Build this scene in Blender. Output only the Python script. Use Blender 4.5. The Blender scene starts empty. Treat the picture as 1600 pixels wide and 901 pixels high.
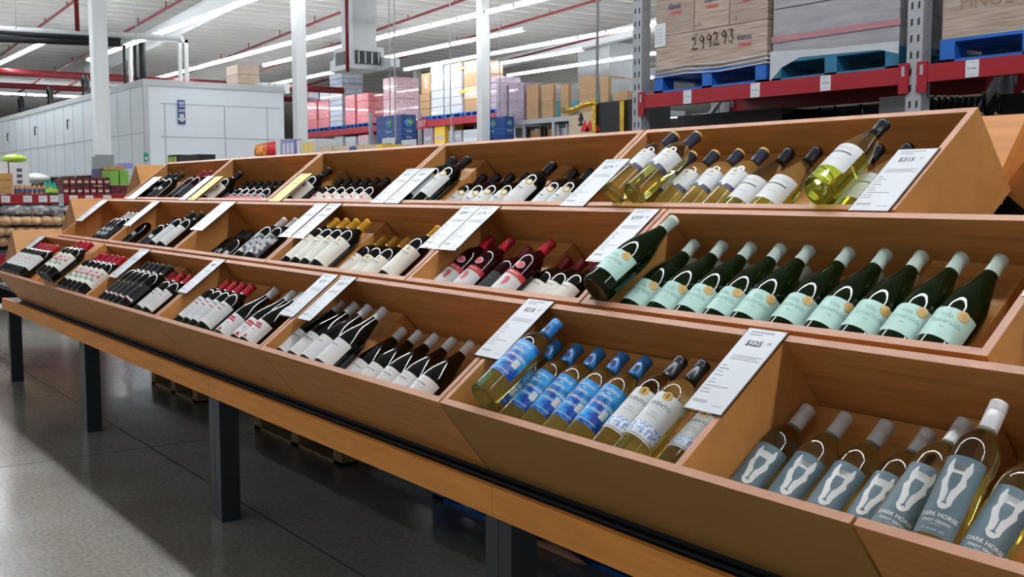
import bpy, bmesh, math, random
from mathutils import Vector, Matrix
random.seed(7)
S=bpy.context.scene; COL=S.collection
PI=math.pi
# ------------------------------------------------------------------ camera, world, exposure
YAW,PITCH,ROLL,FPX=0.9563581,0.0881636,-0.0023342,1726.68
EYE=Vector((0,0,1.5))
FW=Vector((-math.sin(YAW)*math.cos(PITCH),math.cos(YAW)*math.cos(PITCH),-math.sin(PITCH)))
r0=FW.cross(Vector((0,0,1))).normalized(); u0=r0.cross(FW)
RT=r0*math.cos(ROLL)+u0*math.sin(ROLL); UP=-r0*math.sin(ROLL)+u0*math.cos(ROLL)
cd=bpy.data.cameras.new('camera'); cam=bpy.data.objects.new('camera',cd); COL.objects.link(cam)
cam.matrix_world=Matrix(((RT.x,UP.x,-FW.x,EYE.x),(RT.y,UP.y,-FW.y,EYE.y),(RT.z,UP.z,-FW.z,EYE.z),(0,0,0,1)))
cd.sensor_width=36; cd.lens=FPX/1600*36; cd.clip_end=400; cd.clip_start=.05
S.camera=cam
w=bpy.data.worlds.new('world'); S.world=w; w.use_nodes=True
w.node_tree.nodes['Background'].inputs[0].default_value=(.85,.93,1,1)
w.node_tree.nodes['Background'].inputs[1].default_value=.30
S.view_settings.view_transform='Standard'; S.view_settings.look='None'; S.view_settings.gamma=1
S.view_settings.use_curve_mapping=False
S.view_settings.exposure=0.32
TUBE=31.0      # radiance of the fluorescent tubes
# ------------------------------------------------------------------ points in the place
def ray(x,y): return (RT*(x-800)-UP*(y-450.5)+FW*FPX).normalized()
def onX(x,y,X): d=ray(x,y); return EYE+d*((X-EYE.x)/d.x)
def onY(x,y,Y): d=ray(x,y); return EYE+d*((Y-EYE.y)/d.y)
def onZ(x,y,Z): d=ray(x,y); return EYE+d*((Z-EYE.z)/d.z)
# ------------------------------------------------------------------ materials
def lin(c):
    if isinstance(c,str): c=[int(c[i:i+2],16) for i in (0,2,4)]
    f=lambda v:(v/12.92 if v<=.04045 else ((v+.055)/1.055)**2.4)
    return tuple(f(v/255) for v in c)+(1,)
def mat(name,col,rough=.5,metal=0,trans=0,ior=1.45,emit=None,es=0,noise=0,scale=20,bump=0,stretch=None,col2=None,coat=0,spec=.5,contrast=(.35,.65),detail=4):
    m=bpy.data.materials.new(name); m.use_nodes=True; nt=m.node_tree; b=nt.nodes['Principled BSDF']
    c=lin(col); b.inputs['Base Color'].default_value=c
    b.inputs['Roughness'].default_value=rough; b.inputs['Metallic'].default_value=metal
    b.inputs['Transmission Weight'].default_value=trans; b.inputs['IOR'].default_value=ior
    b.inputs['Coat Weight'].default_value=coat; b.inputs['Specular IOR Level'].default_value=spec
    if emit: b.inputs['Emission Color'].default_value=lin(emit); b.inputs['Emission Strength'].default_value=es
    if noise or bump or col2:
        tc=nt.nodes.new('ShaderNodeTexCoord'); mp=nt.nodes.new('ShaderNodeMapping'); nz=nt.nodes.new('ShaderNodeTexNoise')
        nt.links.new(tc.outputs['Object'],mp.inputs[0]); nt.links.new(mp.outputs[0],nz.inputs['Vector'])
        if stretch: mp.inputs['Scale'].default_value=stretch
        nz.inputs['Scale'].default_value=scale; nz.inputs['Detail'].default_value=detail
        if noise or col2:
            rp=nt.nodes.new('ShaderNodeValToRGB'); nt.links.new(nz.outputs[0],rp.inputs[0])
            rp.color_ramp.elements[0].position=contrast[0]; rp.color_ramp.elements[1].position=contrast[1]
            c2=lin(col2) if col2 else tuple(v*(1-noise) for v in c[:3])+(1,)
            rp.color_ramp.elements[0].color=c2; rp.color_ramp.elements[1].color=c
            nt.links.new(rp.outputs[0],b.inputs['Base Color'])
        if bump:
            bp=nt.nodes.new('ShaderNodeBump'); bp.inputs['Strength'].default_value=bump; bp.inputs['Distance'].default_value=.01
            nt.links.new(nz.outputs[0],bp.inputs['Height']); nt.links.new(bp.outputs[0],b.inputs['Normal'])
    return m
M={}
M['wood']=mat('beech_laminate','d19151',.45,spec=.3,noise=.30,scale=9,stretch=(.35,6,6),detail=6,contrast=(.3,.7))
M['wood_side']=mat('beech_laminate_side','d19151',.45,spec=.3,noise=.30,scale=9,stretch=(6,.6,.6),detail=6,contrast=(.3,.7))
M['wood_plain']=mat('plain_brown_laminate','a67c44',.5,spec=.3,noise=.05,scale=4)
M['fascia']=mat('beech_fascia','f2a04c',.5,spec=.25,noise=.16,scale=8,stretch=(.5,5,5),detail=6)
M['lip']=mat('edge_banding','c48f72',.45,noise=.05,scale=30)
M['black']=mat('black_paint','16171a',.45)
M['leg']=mat('charcoal_steel','2c2e33',.4)
M['white']=mat('white_paint','dfe2e2',.5)
M['off']=mat('off_white_steel','c6cacb',.55,noise=.06,scale=3)
M['galv']=mat('galvanised_grey_steel','a2a5a9',.45,metal=.2)
M['redbeam']=mat('red_beam_paint','961423',.4)
M['redpipe']=mat('red_pipe_paint','7a1c25',.45)
M['darkpipe']=mat('black_insulation','17191b',.6)
M['steelgrey']=mat('mid_grey_steel','8d9294',.4)
M['carton_s']=mat('brown_wrapped_carton','b09a86',.4,noise=.15,scale=6)
M['cyl']=mat('grey','808080')
def poly_mat(n,c,**k): M[n]=mat(n,c,**k); return M[n]
poly_mat('paper','d0d3d6',rough=.35); poly_mat('yellowpaper','e9d24e',rough=.4); poly_mat('ink','3a3c42',rough=.6); poly_mat('inkgrey','a9abb0',rough=.6)
M['acrylic']=mat('clear_acrylic','ffffff',.03,trans=1,ior=1.3)
M['glass_dark']=mat('black_wine_glass','050705',.04,spec=.6,coat=.3)
M['glass_green']=mat('dark_green_glass','16290d',.03,trans=.6,ior=1.35)
M['glass_red']=mat('dark_red_glass','2a0308',.05,trans=.2,ior=1.4)
M['glass_pale']=mat('pale_yellow_wine_glass','ece78c',.02,trans=.93,ior=1.25)
M['glass_lime']=mat('lime_wine_glass','d8e348',.02,trans=.92,ior=1.25)
M['glass_clear']=mat('clear_bottle_glass','cfd3b4',.02,trans=1,ior=1.4)
M['wrap']=mat('stretch_film','ffffff',.12,trans=.95,ior=1.1)
# ------------------------------------------------------------------ mesh helpers
class MB:
    def __init__(s): s.bm=bmesh.new(); s.mats=[]
    def mi(s,m):
        m=M[m] if isinstance(m,str) else m
        if m not in s.mats: s.mats.append(m)
        return s.mats.index(m)
    def box(s,x0,x1,y0,y1,z0,z1,m,faces=None,T=None):
        k=s.mi(m); v=[s.bm.verts.new(((x0,x1)[i&1],(y0,y1)[i>>1&1],(z0,z1)[i>>2&1])) for i in range(8)]
        F=dict(xn=(0,4,6,2),xp=(1,3,7,5),yn=(0,1,5,4),yp=(2,6,7,3),zn=(0,2,3,1),zp=(4,5,7,6))
        out=[]
        for n,q in F.items():
            f=s.bm.faces.new([v[i] for i in q]); f.material_index=s.mi(faces[n]) if faces and n in faces else k; out.append(f)
        if T is not None:
            for a in v: a.co=T@a.co
        return v
    def prism(s,pts,axis,a,b,m,T=None):   # closed 2D outline extruded along an axis
        k=s.mi(m)
        def P(p,t):
            return Vector((t,p[0],p[1])) if axis=='x' else Vector((p[0],t,p[1])) if axis=='y' else Vector((p[0],p[1],t))
        A=[s.bm.verts.new(P(p,a)) for p in pts]; B=[s.bm.verts.new(P(p,b)) for p in pts]; n=len(pts); fs=[]
        for i in range(n):
            fs.append(s.bm.faces.new((A[i],A[(i+1)%n],B[(i+1)%n],B[i])))
        fs.append(s.bm.faces.new(A[::-1])); fs.append(s.bm.faces.new(B))
        for f in fs: f.material_index=k
        if T is not None:
            for v in A+B: v.co=T@v.co
    def lathe(s,prof,m,seg=24,mats=None,smooth=True,T=None,capend=True):
        rings=[]
        for r,z in prof:
            if r<1e-6: v=s.bm.verts.new((0,0,z)); rings.append([v]*seg)
            else: rings.append([s.bm.verts.new((r*math.sin(2*PI*i/seg),-r*math.cos(2*PI*i/seg),z)) for i in range(seg)])
        for j in range(len(prof)-1):
            k=s.mi(mats[j] if mats else m)
            for i in range(seg):
                q=[rings[j][i],rings[j][(i+1)%seg],rings[j+1][(i+1)%seg],rings[j+1][i]]
                u=[]
                for t in q:
                    if t not in u: u.append(t)
                if len(u)>2:
                    f=s.bm.faces.new(u); f.material_index=k; f.smooth=smooth
        if T is not None:
            for v in {v for R in rings for v in R}: v.co=T@v.co
    def tube(s,pts,r,m,seg=8,smooth=True):
        k=s.mi(m); rings=[]; n=len(pts); pts=[Vector(p) for p in pts]
        for i,p in enumerate(pts):
            d=(pts[min(i+1,n-1)]-pts[max(i-1,0)]).normalized()
            a=d.cross(Vector((0,0,1))); 
            if a.length<1e-3: a=d.cross(Vector((1,0,0)))
            a.normalize(); b=d.cross(a)
            rings.append([s.bm.verts.new(p+(a*math.cos(2*PI*t/seg)+b*math.sin(2*PI*t/seg))*r) for t in range(seg)])
        for i in range(n-1):
            for t in range(seg):
                f=s.bm.faces.new((rings[i][t],rings[i][(t+1)%seg],rings[i+1][(t+1)%seg],rings[i+1][t])); f.material_index=k; f.smooth=smooth
        for R in (rings[0],rings[-1][::-1]):
            f=s.bm.faces.new(R); f.material_index=k
    def blob(s,c,rad,m,seed=0,amp=.15,sub=2,freq=3):
        k=s.mi(m); r=bmesh.ops.create_icosphere(s.bm,subdivisions=sub,radius=1)
        rnd=random.Random(seed); ph=[rnd.uniform(0,6.3) for _ in range(6)]
        for v in r['verts']:
            p=v.co.copy(); d=1+amp*(math.sin(freq*p.x+ph[0])*math.sin(freq*p.y+ph[1])+.6*math.sin(2*freq*p.z+ph[2])*math.sin(2*freq*p.x+ph[3]))
            v.co=Vector((p.x*rad[0]*d+c[0],p.y*rad[1]*d+c[1],p.z*rad[2]*d+c[2]))
        for v in r['verts']:
            for f in v.link_faces: f.material_index=k; f.smooth=True
    def build(s,name,parent=None,merge=False):
        me=bpy.data.meshes.new(name); 
        bmesh.ops.recalc_face_normals(s.bm,faces=s.bm.faces[:])
        s.bm.to_mesh(me); s.bm.free()
        for m in s.mats: me.materials.append(m)
        o=bpy.data.objects.new(name,me); COL.objects.link(o)
        if parent: o.parent=parent
        return o
def tag(o,label,cat,group=None,kind=None):
    o['label']=label; o['category']=cat
    if group: o['group']=group
    if kind: o['kind']=kind
    return o
def thing(name,label,cat,loc=(0,0,0),rz=0,group=None):
    o=bpy.data.objects.new(name,None); COL.objects.link(o); o.location=loc; o.rotation_euler=(0,0,rz); o.empty_display_size=.05
    return tag(o,label,cat,group)
def struct(o): o['kind']='structure'; return o
def dup(root,label=None,group=None):
    r=root.copy(); COL.objects.link(r)
    if label: r['label']=label
    if group: r['group']=group
    for ch in list(root.children):
        c=ch.copy(); COL.objects.link(c); c.parent=r
        for g in ch.children:
            d=g.copy(); COL.objects.link(d); d.parent=c
    return r
_tx={}
def text_mesh(txt,size,bold=0.0):
    key=(txt,size,bold)
    if key in _tx: return _tx[key]
    cu=bpy.data.curves.new('lettering','FONT'); cu.body=txt; cu.size=size; cu.align_x='CENTER'; cu.align_y='CENTER'; cu.resolution_u=2; cu.offset=bold*size
    o=bpy.data.objects.new('lettering',cu); COL.objects.link(o); bpy.context.view_layer.update()
    me=bpy.data.meshes.new_from_object(o.evaluated_get(bpy.context.evaluated_depsgraph_get()))
    V=[v.co.copy() for v in me.vertices]; F=[list(p.vertices) for p in me.polygons]
    bpy.data.objects.remove(o); bpy.data.curves.remove(cu); bpy.data.meshes.remove(me)
    _tx[key]=(V,F); return V,F
def add_text(mb,txt,size,m,fn,bold=0.0,sx=1.0):
    """fn maps flat letter coordinates (x,y) to a point of the mesh"""
    V,F=text_mesh(txt,size,bold); k=mb.mi(m)
    vs=[mb.bm.verts.new(fn(v.x*sx,v.y)) for v in V]
    for f in F:
        try: q=mb.bm.faces.new([vs[i] for i in f]); q.material_index=k
        except ValueError: pass
def add_poly(mb,pts,m,fn,cuts=0):
    t=bmesh.new(); f=t.faces.new([t.verts.new((p[0],p[1],0)) for p in pts]); bmesh.ops.triangulate(t,faces=[f])
    xs_=[p[0] for p in pts]; st=.0045; q=math.floor(min(xs_)/st)+1
    if cuts or (max(xs_)-min(xs_)<.1 and max(xs_)-min(xs_)>.006):
        while q*st<max(xs_) and q<60:
            bmesh.ops.bisect_plane(t,geom=t.verts[:]+t.edges[:]+t.faces[:],plane_co=(q*st,0,0),plane_no=(1,0,0)); q+=1
    k=mb.mi(m); mp={v:mb.bm.verts.new(fn(v.co.x,v.co.y)) for v in t.verts}
    for f in t.faces:
        q=mb.bm.faces.new([mp[v] for v in f.verts]); q.material_index=k
    t.free()
def ordn(i,n):
    W=['first','second','third','fourth','fifth','sixth','seventh','eighth','ninth','tenth','eleventh','twelfth']
    if n==1: return 'only'
    if i==0: return 'leftmost'
    if i==n-1: return 'rightmost'
    return (W[i] if i<12 else str(i+1)+'th')+' from left'
# ------------------------------------------------------------------ display geometry constants
TH=0.659055; CT,ST=math.cos(TH),math.sin(TH); BW,BD,TK=.43863,.27865,.02
Y1,Z1,DY,DZ=1.62036,.90055,.376705,.274605
Uv=Vector((0,CT,ST)); Vv=Vector((0,-ST,CT))
def P0(row): return Vector((0,Y1+DY*(row-1)+BD*ST,Z1+DZ*(row-1)-BD*CT))     # lower front corner of a tier's boxes
def rowT(row,x=0):   # local (X,u,v) -> world
    p=P0(row); return Matrix(((1,0,0,x),(0,CT,-ST,p.y),(0,ST,CT,p.z),(0,0,0,1)))
# ------------------------------------------------------------------ the hall
f=MB(); f.box(-85,14,-16,62,-.2,0,'cyl'); floor=struct(f.build('floor'))
m=bpy.data.materials.new('polished_concrete'); m.use_nodes=True; nt=m.node_tree; b=nt.nodes['Principled BSDF']
tc=nt.nodes.new('ShaderNodeTexCoord')
def noise(sc,det,stretch=None):
    mp=nt.nodes.new('ShaderNodeMapping'); n=nt.nodes.new('ShaderNodeTexNoise'); nt.links.new(tc.outputs['Object'],mp.inputs[0]); nt.links.new(mp.outputs[0],n.inputs['Vector'])
    if stretch: mp.inputs['Scale'].default_value=stretch
    n.inputs['Scale'].default_value=sc; n.inputs['Detail'].default_value=det; return n
n1=noise(1.3,5); n2=noise(30,8,(1,1.8,1)); rp=nt.nodes.new('ShaderNodeValToRGB'); rp.color_ramp.elements[0].position=.3; rp.color_ramp.elements[1].position=.7
rp.color_ramp.elements[0].color=lin('8c847a'); rp.color_ramp.elements[1].color=lin('9f9d96')
r2=nt.nodes.new('ShaderNodeValToRGB'); r2.color_ramp.elements[0].position=.38; r2.color_ramp.elements[1].position=.62
r2.color_ramp.elements[0].color=(.70,.69,.67,1); r2.color_ramp.elements[1].color=(1,1,1,1)
mx=nt.nodes.new('ShaderNodeMix'); mx.data_type='RGBA'; mx.blend_type='MULTIPLY'; mx.inputs[0].default_value=.8
nt.links.new(n1.outputs[0],rp.inputs[0]); nt.links.new(n2.outputs[0],r2.inputs[0]); nt.links.new(rp.outputs[0],mx.inputs[6]); nt.links.new(r2.outputs[0],mx.inputs[7])
nt.links.new(mx.outputs[2],b.inputs['Base Color'])
b.inputs['Roughness'].default_value=.17
floor.data.materials.clear(); floor.data.materials.append(m)
M['joint']=mat('saw_cut_joint','2e2a28',.8)
j=MB(); j.box(-85,14,1.944,1.952,0,.0006,'joint'); j.box(-85,14,7.94,7.95,0,.0006,'joint'); struct(j.build('trim_1'))
j=MB()
for x in (-6.47,-12.5,-18.5,-.5): j.box(x-.004,x+.004,-16,62,.0001,.0007,'joint')
struct(j.build('trim_2'))
# roof: sheeting rising gently towards the camera side, purlins across, girders along
ZR=lambda x:8.3+.045*(x+25)
M['roof']=mat('white_roof_sheeting','b4b2ac',.6,noise=.05,scale=.5)
M['purlin']=mat('grey_purlin','c6c4c0',.6)
c=MB(); 
for i in range(66):
    x=-85+1.5*i; z=ZR(x)
    k=c.box(x,x+1.5,-16,62,z,z+.1,'roof')
    for v in k:
        if abs(v.co.x-(x+1.5))<1e-4: v.co.z+=.0675
    for xo in (0,.75):
        zo=z+xo*.045; c.box(x+xo,x+xo+.05,-16,62,zo-.28,zo+.02,'purlin'); c.box(x+xo-.06,x+xo+.05,-16,62,zo-.295,zo-.28,'purlin')
struct(c.build('ceiling'))
k=MB(); k.box(-85,14,62,62.2,0,10,'roof'); struct(k.build('wall_back'))
k=MB(); k.box(-85.2,-85,-16,62,0,10,'roof'); struct(k.build('wall_left'))
def girder(y,x0,x1,name,h=.55):
    g=MB()
    g.prism([(x0,ZR(x0)-.3),(x1,ZR(x1)-.3),(x1,ZR(x1)-.3-h*1.3),(x0,ZR(x0)-.3-h)],'y',y-.01,y+.01,'white')
    for o in (0,1):
        a,bz=ZR(x0)-.3-h*o,ZR(x1)-.3-h*(1.3 if o else 0)
        g.prism([(x0,a),(x1,bz),(x1,bz-.03),(x0,a-.03)],'y',y-.13,y+.13,'white')
    struct(g.build(name))
for i,(y,x0,x1,h_) in enumerate([(12.8,-50,6,.5),(28,-50,6,.4),(36.5,-60,6,.4)]): girder(y,x0,x1,'trim_%d'%(i+3),h_)
# columns
def at_depth(x,y,d): r=ray(x,y); return EYE+r*(d/r.dot(FW))
cols=[(155,100,21,.27),(467.5,100,25,.25),(755,100,29,.25),(652,90,52,.3),(1118,60,60,.3),(480,60,60,.4)]
for i,(x,y,d,wd) in enumerate(cols[:5]):
    p=at_depth(x,y,d); g=MB()
    g.box(p.x-wd/2,p.x+wd/2,p.y-wd/2,p.y+wd/2,0,ZR(p.x)-.1,'white')
    g.box(p.x-wd/2-.02,p.x+wd/2+.02,p.y-wd/2-.02,p.y+wd/2+.02,0,.9,'galv')
    struct(g.build('trim_%d'%(i+6)))
pc=at_depth(155,100,21)
gb=MB(); gb.box(pc.x-.15,pc.x+.15,pc.y-.16,pc.y-.14,1.8,2.17,'steelgrey'); gb.box(pc.x+.138,pc.x+.165,pc.y-.17,pc.y+.17,1.75,2.2,'steelgrey')
tag(gb.build('junction_box'),'grey steel box fixed round the foot of the leftmost white column','box')
# ------------------------------------------------------------------ ceiling lights
M['tube']=mat('lit_tube','ffffff',.4,emit='f4f9ff',es=TUBE)
ZL=6.0
def make_light(rz,label,group):
    t=thing('ceiling_light',label,'ceiling light',(0,0,0),rz,group)
    g=MB(); g.box(-.62,.62,-.032,.032,.02,.07,'white'); g.box(-.635,-.61,-.06,.06,-.045,.07,'white'); g.box(.61,.635,-.06,.06,-.045,.07,'white'); g.build('housing',t)
    g=MB(); g.prism([(-.034,.019),(-.065,-.006),(-.045,-.04),(.045,-.04),(.065,-.006),(.034,.019)],'x',-.605,.605,'tube'); g.build('diffuser',t)
    return t
LX=make_light(0,'x','x'); lfirst=[True]
def light_line(y,x0,x1,desc,group,step=1.3,z=ZL):
    n=int(round((x1-x0)/step))
    for i in range(n):
        lab='white tube light, %s in the %s'%(ordn(i,n),desc)
        if lfirst[0]: t=LX; t['label']=lab; t['group']=group; lfirst[0]=False
        else: t=dup(LX,lab,group)
        t.location=(x0+step*(i+.5),y,z)
LL=[(8.02,-44.5,-33.9,'short row at the upper left edge'),(10.3,-39.8,4,'row crossing above the grey cold room'),(14.2,-45.5,-27.7,'row ending beside the white duct'),
(15.93,-38,4,'long row before the duct'),(19.0,-58,-37.6,'short row left of the duct'),(18.45,-34.6,-26,'row just right of the white duct'),  # left part of the short row is added to light the far rack
(20.8,-36.4,-12,'row above the tall white carton towers'),(22.6,-34.5,-28.5,'short row behind the second column'),(25.2,-36,-14,'low far row left of the rack upright'),
(30.5,-40,-20,'farthest row above the brown cartons')]
for y,a,b_,d in LL: light_line(y,a,b_,d,'tube lights in the '+d)
light_line(2.87,-24.5,11,'middle row above the display','tube lights above the display')
light_line(2.79,-24.5,11,'added near row above the display','tube lights above the display')  # added row, strengthens the light of the middle one
light_line(2.95,-24.5,11,'added back row above the display','tube lights above the display')  # second added row, widens the highlights on the bottles
light_line(-4.6,-16,11,'row above the aisle','tube lights above the aisle',step=2.6)
light_line(-5.4,-58,-17,'added row above the far aisle','added tube lights above the far aisle',step=1.3)  # unseen row added to light the cold room from the front
for y_ in (36,48): light_line(y_,-60,-10,'added back row %s'%{36:'beyond the rack',42:'farther off',48:'by the rear wall'}[y_],'added tube lights at the back of the hall',step=2.6)  # extra rows added to brighten the far roof
light_line(5.0,-62,-28,'added row over the left cross aisle','added tube lights over the cross aisle',step=1.7)  # out-of-view row added to brighten the left face of the cold room
# far left: a row across the hall
for i in range(9):
    t=dup(LX,'white tube light, %s in the far row across the hall'%ordn(i,9),'tube lights in the far crosswise row'); p=onZ(6,146,ZL); t.rotation_euler=(0,0,PI/2); t.location=(p.x,p.y+1.3*i-1,ZL)
# hanger rods, pipes
def pipe(name,pts,r,m,label,cat='pipe',group=None):
    g=MB(); g.tube(pts,r,m); return tag(g.build(name),label,cat,group)
def zl(x): return ZR(x)-.45
RP=[(6.6,-58,8,'upper left corner'),(9.0,-58,8,'left column'),(11.8,-60,8,'middle of the hall'),(13.4,-60,8,'middle girder'),(17,-60,6,'white duct'),(19.6,-55,6,'far girder'),(23.5,-55,4,'tall cartons'),(28,-50,0,'farthest lights')]
for y,a,b_,d in RP:
    g=MB(); g.tube([(a,y,zl(a)),(b_,y,zl(b_))],.045,'redpipe',6)
    for i in range(int((b_-a)/3)): g.tube([(a+3*i,y,zl(a+3*i)),(a+3*i,y,zl(a+3*i)+.3)],.02,'redpipe',4)
    tag(g.build('sprinkler_pipe'),'dark red sprinkler pipe running lengthwise under the roof by the '+d,'pipe','sprinkler pipes')
q0=onZ(0,112,5.6); q1=onZ(146,116,5.6)
pipe('water_main',[(q0.x,q0.y-6,5.6),(q0.x,q0.y+13,5.6)],.13,'redpipe','thick red water main crossing behind the leftmost column')
q0=onZ(0,133,5.6)
pipe('water_main',[(q0.x,q0.y-6,5.6),(q0.x,q0.y+13,5.6)],.11,'redpipe','red water main crossing just above the far row of lights')
p=onZ(142.5*1,100,3); 
dr=at_depth(543,100,29); pipe('drop_pipe',[(dr.x,dr.y,ZR(dr.x)-.5),(dr.x,dr.y,dr.z-.2)],.05,'redpipe','red vertical pipe dropping beside the white duct')
dr=at_depth(120,20,24); pipe('drop_pipe',[(dr.x,dr.y,ZR(dr.x)-.4),(dr.x,dr.y,at_depth(122,48,24).z)],.05,'redpipe','short red vertical pipe left of the leftmost column')
for x,y0,y1,d,nm in [(618,0,220,16,'sign numbered 19'),(704,30,190,22,'white carton towers'),(781,20,180,24,'right side of the third column'),(933,0,160,9,'gold-trimmed stand'),(215,20,120,22,'cold room corner'),(25,0,45,26,'left edge of the hall')]:
    a=at_depth(x,y1,d); pipe('hanger_rod',[(a.x,a.y,ZR(a.x)-.3),(a.x,a.y,a.z)],.011,'off','thin pale rod hanging from the roof by the '+nm,'rod')
# insulated pipes and cable tray in front of the column, upper left
def traj(pts,X): return [tuple(onY(x,y,X)) for x,y in pts]
YC=9.2
a=at_depth(0,47,27); 
for (ya,yb,r,mm,nm) in [(44,60,.07,'white','white cable tray at the upper left'),(50,63,.05,'darkpipe','upper black insulated pipe at the upper left'),(60,68,.085,'darkpipe','thick black insulated pipe at the upper left')]:
    A=at_depth(-10,ya,27); B=at_depth(190 if mm!='white' else 285,yb,27)
    pipe('overhead_pipe' if mm!='white' else 'cable_tray',[tuple(A),tuple(B)],r,mm,nm)
# ------------------------------------------------------------------ cold room
CX,CY,CZ=-28.69,8.78,4.2
M['panel']=mat('pale_blue_grey_panel','e6eef2',.45,noise=.05,scale=.8)
g=MB(); g.box(-62,CX,CY,CY+3.8,0,CZ,'panel')
for i in range(24): g.box(CX-1.2*(i+1)-.012,CX-1.2*(i+1)+.012,CY-.006,CY,0,CZ-.02,'inkgrey')
for z in (1.9,3.0): g.box(-62,CX,CY-.006,CY,z,z+.02,'inkgrey')
for z in (2.9,3.75): g.box(CX,CX+.006,CY+.4,CY+3.7,z,z+.02,'inkgrey')
for y in (.5,2.1,3.3): g.box(CX,CX+.006,CY+y,CY+y+.02,0,3.75,'inkgrey')
g.box(-62.02,CX+.03,CY-.03,CY+3.82,CZ,CZ+.16,'off'); g.box(CX-.1,CX+.02,CY-.02,CY+.1,0,CZ,'off')
cr=thing('cold_room','large pale grey panelled cold room behind the leftmost column','cold room')
g.build('panel_walls',cr)
M['darkglass']=mat('dark_window','20262b',.15)
for i,(xa,xb) in enumerate([(50,68),(71,92),(95,117),(120,146)]):
    A=onY(xa,268,CY); B=onY(xb,283,CY); g=MB(); g.box(min(A.x,B.x),max(A.x,B.x),CY-.03,CY-.002,1.66,1.98,'darkglass'); g.box(min(A.x,B.x),max(A.x,B.x),CY-.045,CY-.03,1.98,2.02,'off'); g.build('window_panel',cr)
for i,(px,py) in enumerate([(14,216),(57,207),(108,197),(171,186)]):
    A=onY(px,py,CY-.03); g=MB(); g.tube([(A.x,CY-.01,A.z+.18),(A.x,CY-.08,A.z+.2),(A.x,CY-.08,A.z-.1)],.02,'darkpipe',6); g.build('wall_hook',cr)
A=onX(372,137,CX-2.5); B=onX(405,110,CX-2.5)
g=MB(); 
for i in range(3): g.box(CX-3.4,CX-2.5,A.y,B.y,CZ+.17+.27*i,CZ+.43+.27*i,'carton_s')
tag(g.build('carton_stack'),'brown wrapped carton stack on the cold room roof','carton stack')
A=onX(408,137,CX-2); B=onX(453,131,CX-2); g=MB()
for i in range(4): g.box(CX-2.5,CX-2,A.y+(B.y-A.y)*i/4+.01,A.y+(B.y-A.y)*(i+1)/4-.01,CZ+.17,B.z,'off')
tag(g.build('white_packs'),'row of low white packs on the cold room roof','pack')
# blue arrow sign on the cold room
M['navy']=mat('navy_sign','274a86',.4)
A=onX(277.5,156,CX+.03); B=onX(289.5,194,CX+.03)
sg=MB(); sg.box(CX+.03,CX+.05,A.y,B.y,B.z,A.z,'navy')
cy=(A.y+B.y)/2; wz=(A.z-B.z); hw=(B.y-A.y)/2
fn=lambda x,y:(CX+.054,cy+x,B.z+y)
add_poly(sg,[(-.06*1,wz*.42),(.06,wz*.42),(.06,wz*.25),(.13,wz*.25),(0,wz*.07),(-.13,wz*.25),(-.06,wz*.25)],'paper',fn)
for yy in(.93,.86,.76): add_poly(sg,[(-hw*.75,wz*yy),(hw*.75,wz*yy),(hw*.75,wz*(yy-.045)),(-hw*.75,wz*(yy-.045))],'paper',fn)
add_poly(sg,[(-.08,wz*.62),(.08,wz*.62),(.08,wz*.5),(-.08,wz*.5)],'inkgrey',fn)
tag(sg.build('arrow_sign'),'tall navy sign with white downward arrow on the cold room wall','sign')
A=onX(224,239,CX+.02); B=onX(231,252,CX+.02); M['greens']=mat('green_sign','2f8f7a',.4)
g=MB(); g.box(CX+.04,CX+.06,A.y,B.y,B.z,A.z,'greens'); g.box(CX+.06,CX+.065,(A.y+B.y)/2-.03,(A.y+B.y)/2+.03,B.z+.04,A.z-.1,'paper'); tag(g.build('exit_sign'),'small green safety sign at the cold room corner','sign')
# pipework standing on the cold room roof
def loop(px,py,d,h,lab):
    p=at_depth(px,py,d); g=MB(); pts=[(p.x,p.y,CZ+.16),(p.x,p.y,p.z+h*.8),(p.x+.1,p.y,p.z+h),(p.x+.3,p.y,p.z+h),(p.x+.4,p.y,p.z+h*.8),(p.x+.4,p.y,p.z+.15),(p.x+1.6,p.y+.3,p.z+.1)]
    g.tube(pts,.07,'darkpipe'); return tag(g.build('pipe_loop'),lab,'pipe')
for px,py,lab in((31,178,'black pipe loop on the cold room roof nearest the left edge'),(76,167,'middle black pipe loop on the cold room roof'),(130,146,'black pipe loop on the cold room roof beside the column')):
    A=onY(px,py,CY+.5); g=MB(); z0=CZ+.17
    g.tube([(A.x,CY+.5,z0),(A.x,CY+.5,z0+.62),(A.x+.12,CY+.5,z0+.72),(A.x+.35,CY+.5,z0+.7),(A.x+.5,CY+.5,z0+.55),(A.x+.52,CY+.5,z0+.22),(A.x+2.6,CY+.6,z0+.16)],.075,'darkpipe'); tag(g.build('pipe_loop'),lab,'pipe')
for i,(px,top,r,mm,lab) in enumerate([(196,70,.05,'darkpipe','leftmost black riser on the cold room'),(205,72,.06,'white','white riser between the black risers'),(214,70,.07,'darkpipe','middle black riser on the cold room'),(224,66,.10,'darkpipe','thickest black riser at the cold room corner')]):
    A=onY(px,135,CY+1); B=onY(px,top,CY+1); g=MB(); g.tube([(A.x,CY+1,CZ+.16),(A.x,CY+1,B.z)],r,mm); g.tube([(A.x,CY+1,CZ+.3),(A.x+1.4,CY+1.2,CZ+.3)],r,mm); tag(g.build('riser_pipe'),lab,'pipe','risers on the cold room')
g=MB(); A=onX(280,135,CX-.3); B=onX(288,62,CX-.3)
for yy in (A.y,B.y): g.box(CX-.35,CX-.27,yy,yy+.09,CZ+.16,B.z,'white')
g.box(CX-.35,CX-.27,A.y-2.6,B.y+.09,B.z-.08,B.z,'white'); tag(g.build('steel_gantry'),'white steel pipe frame standing on the cold room','frame')
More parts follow.
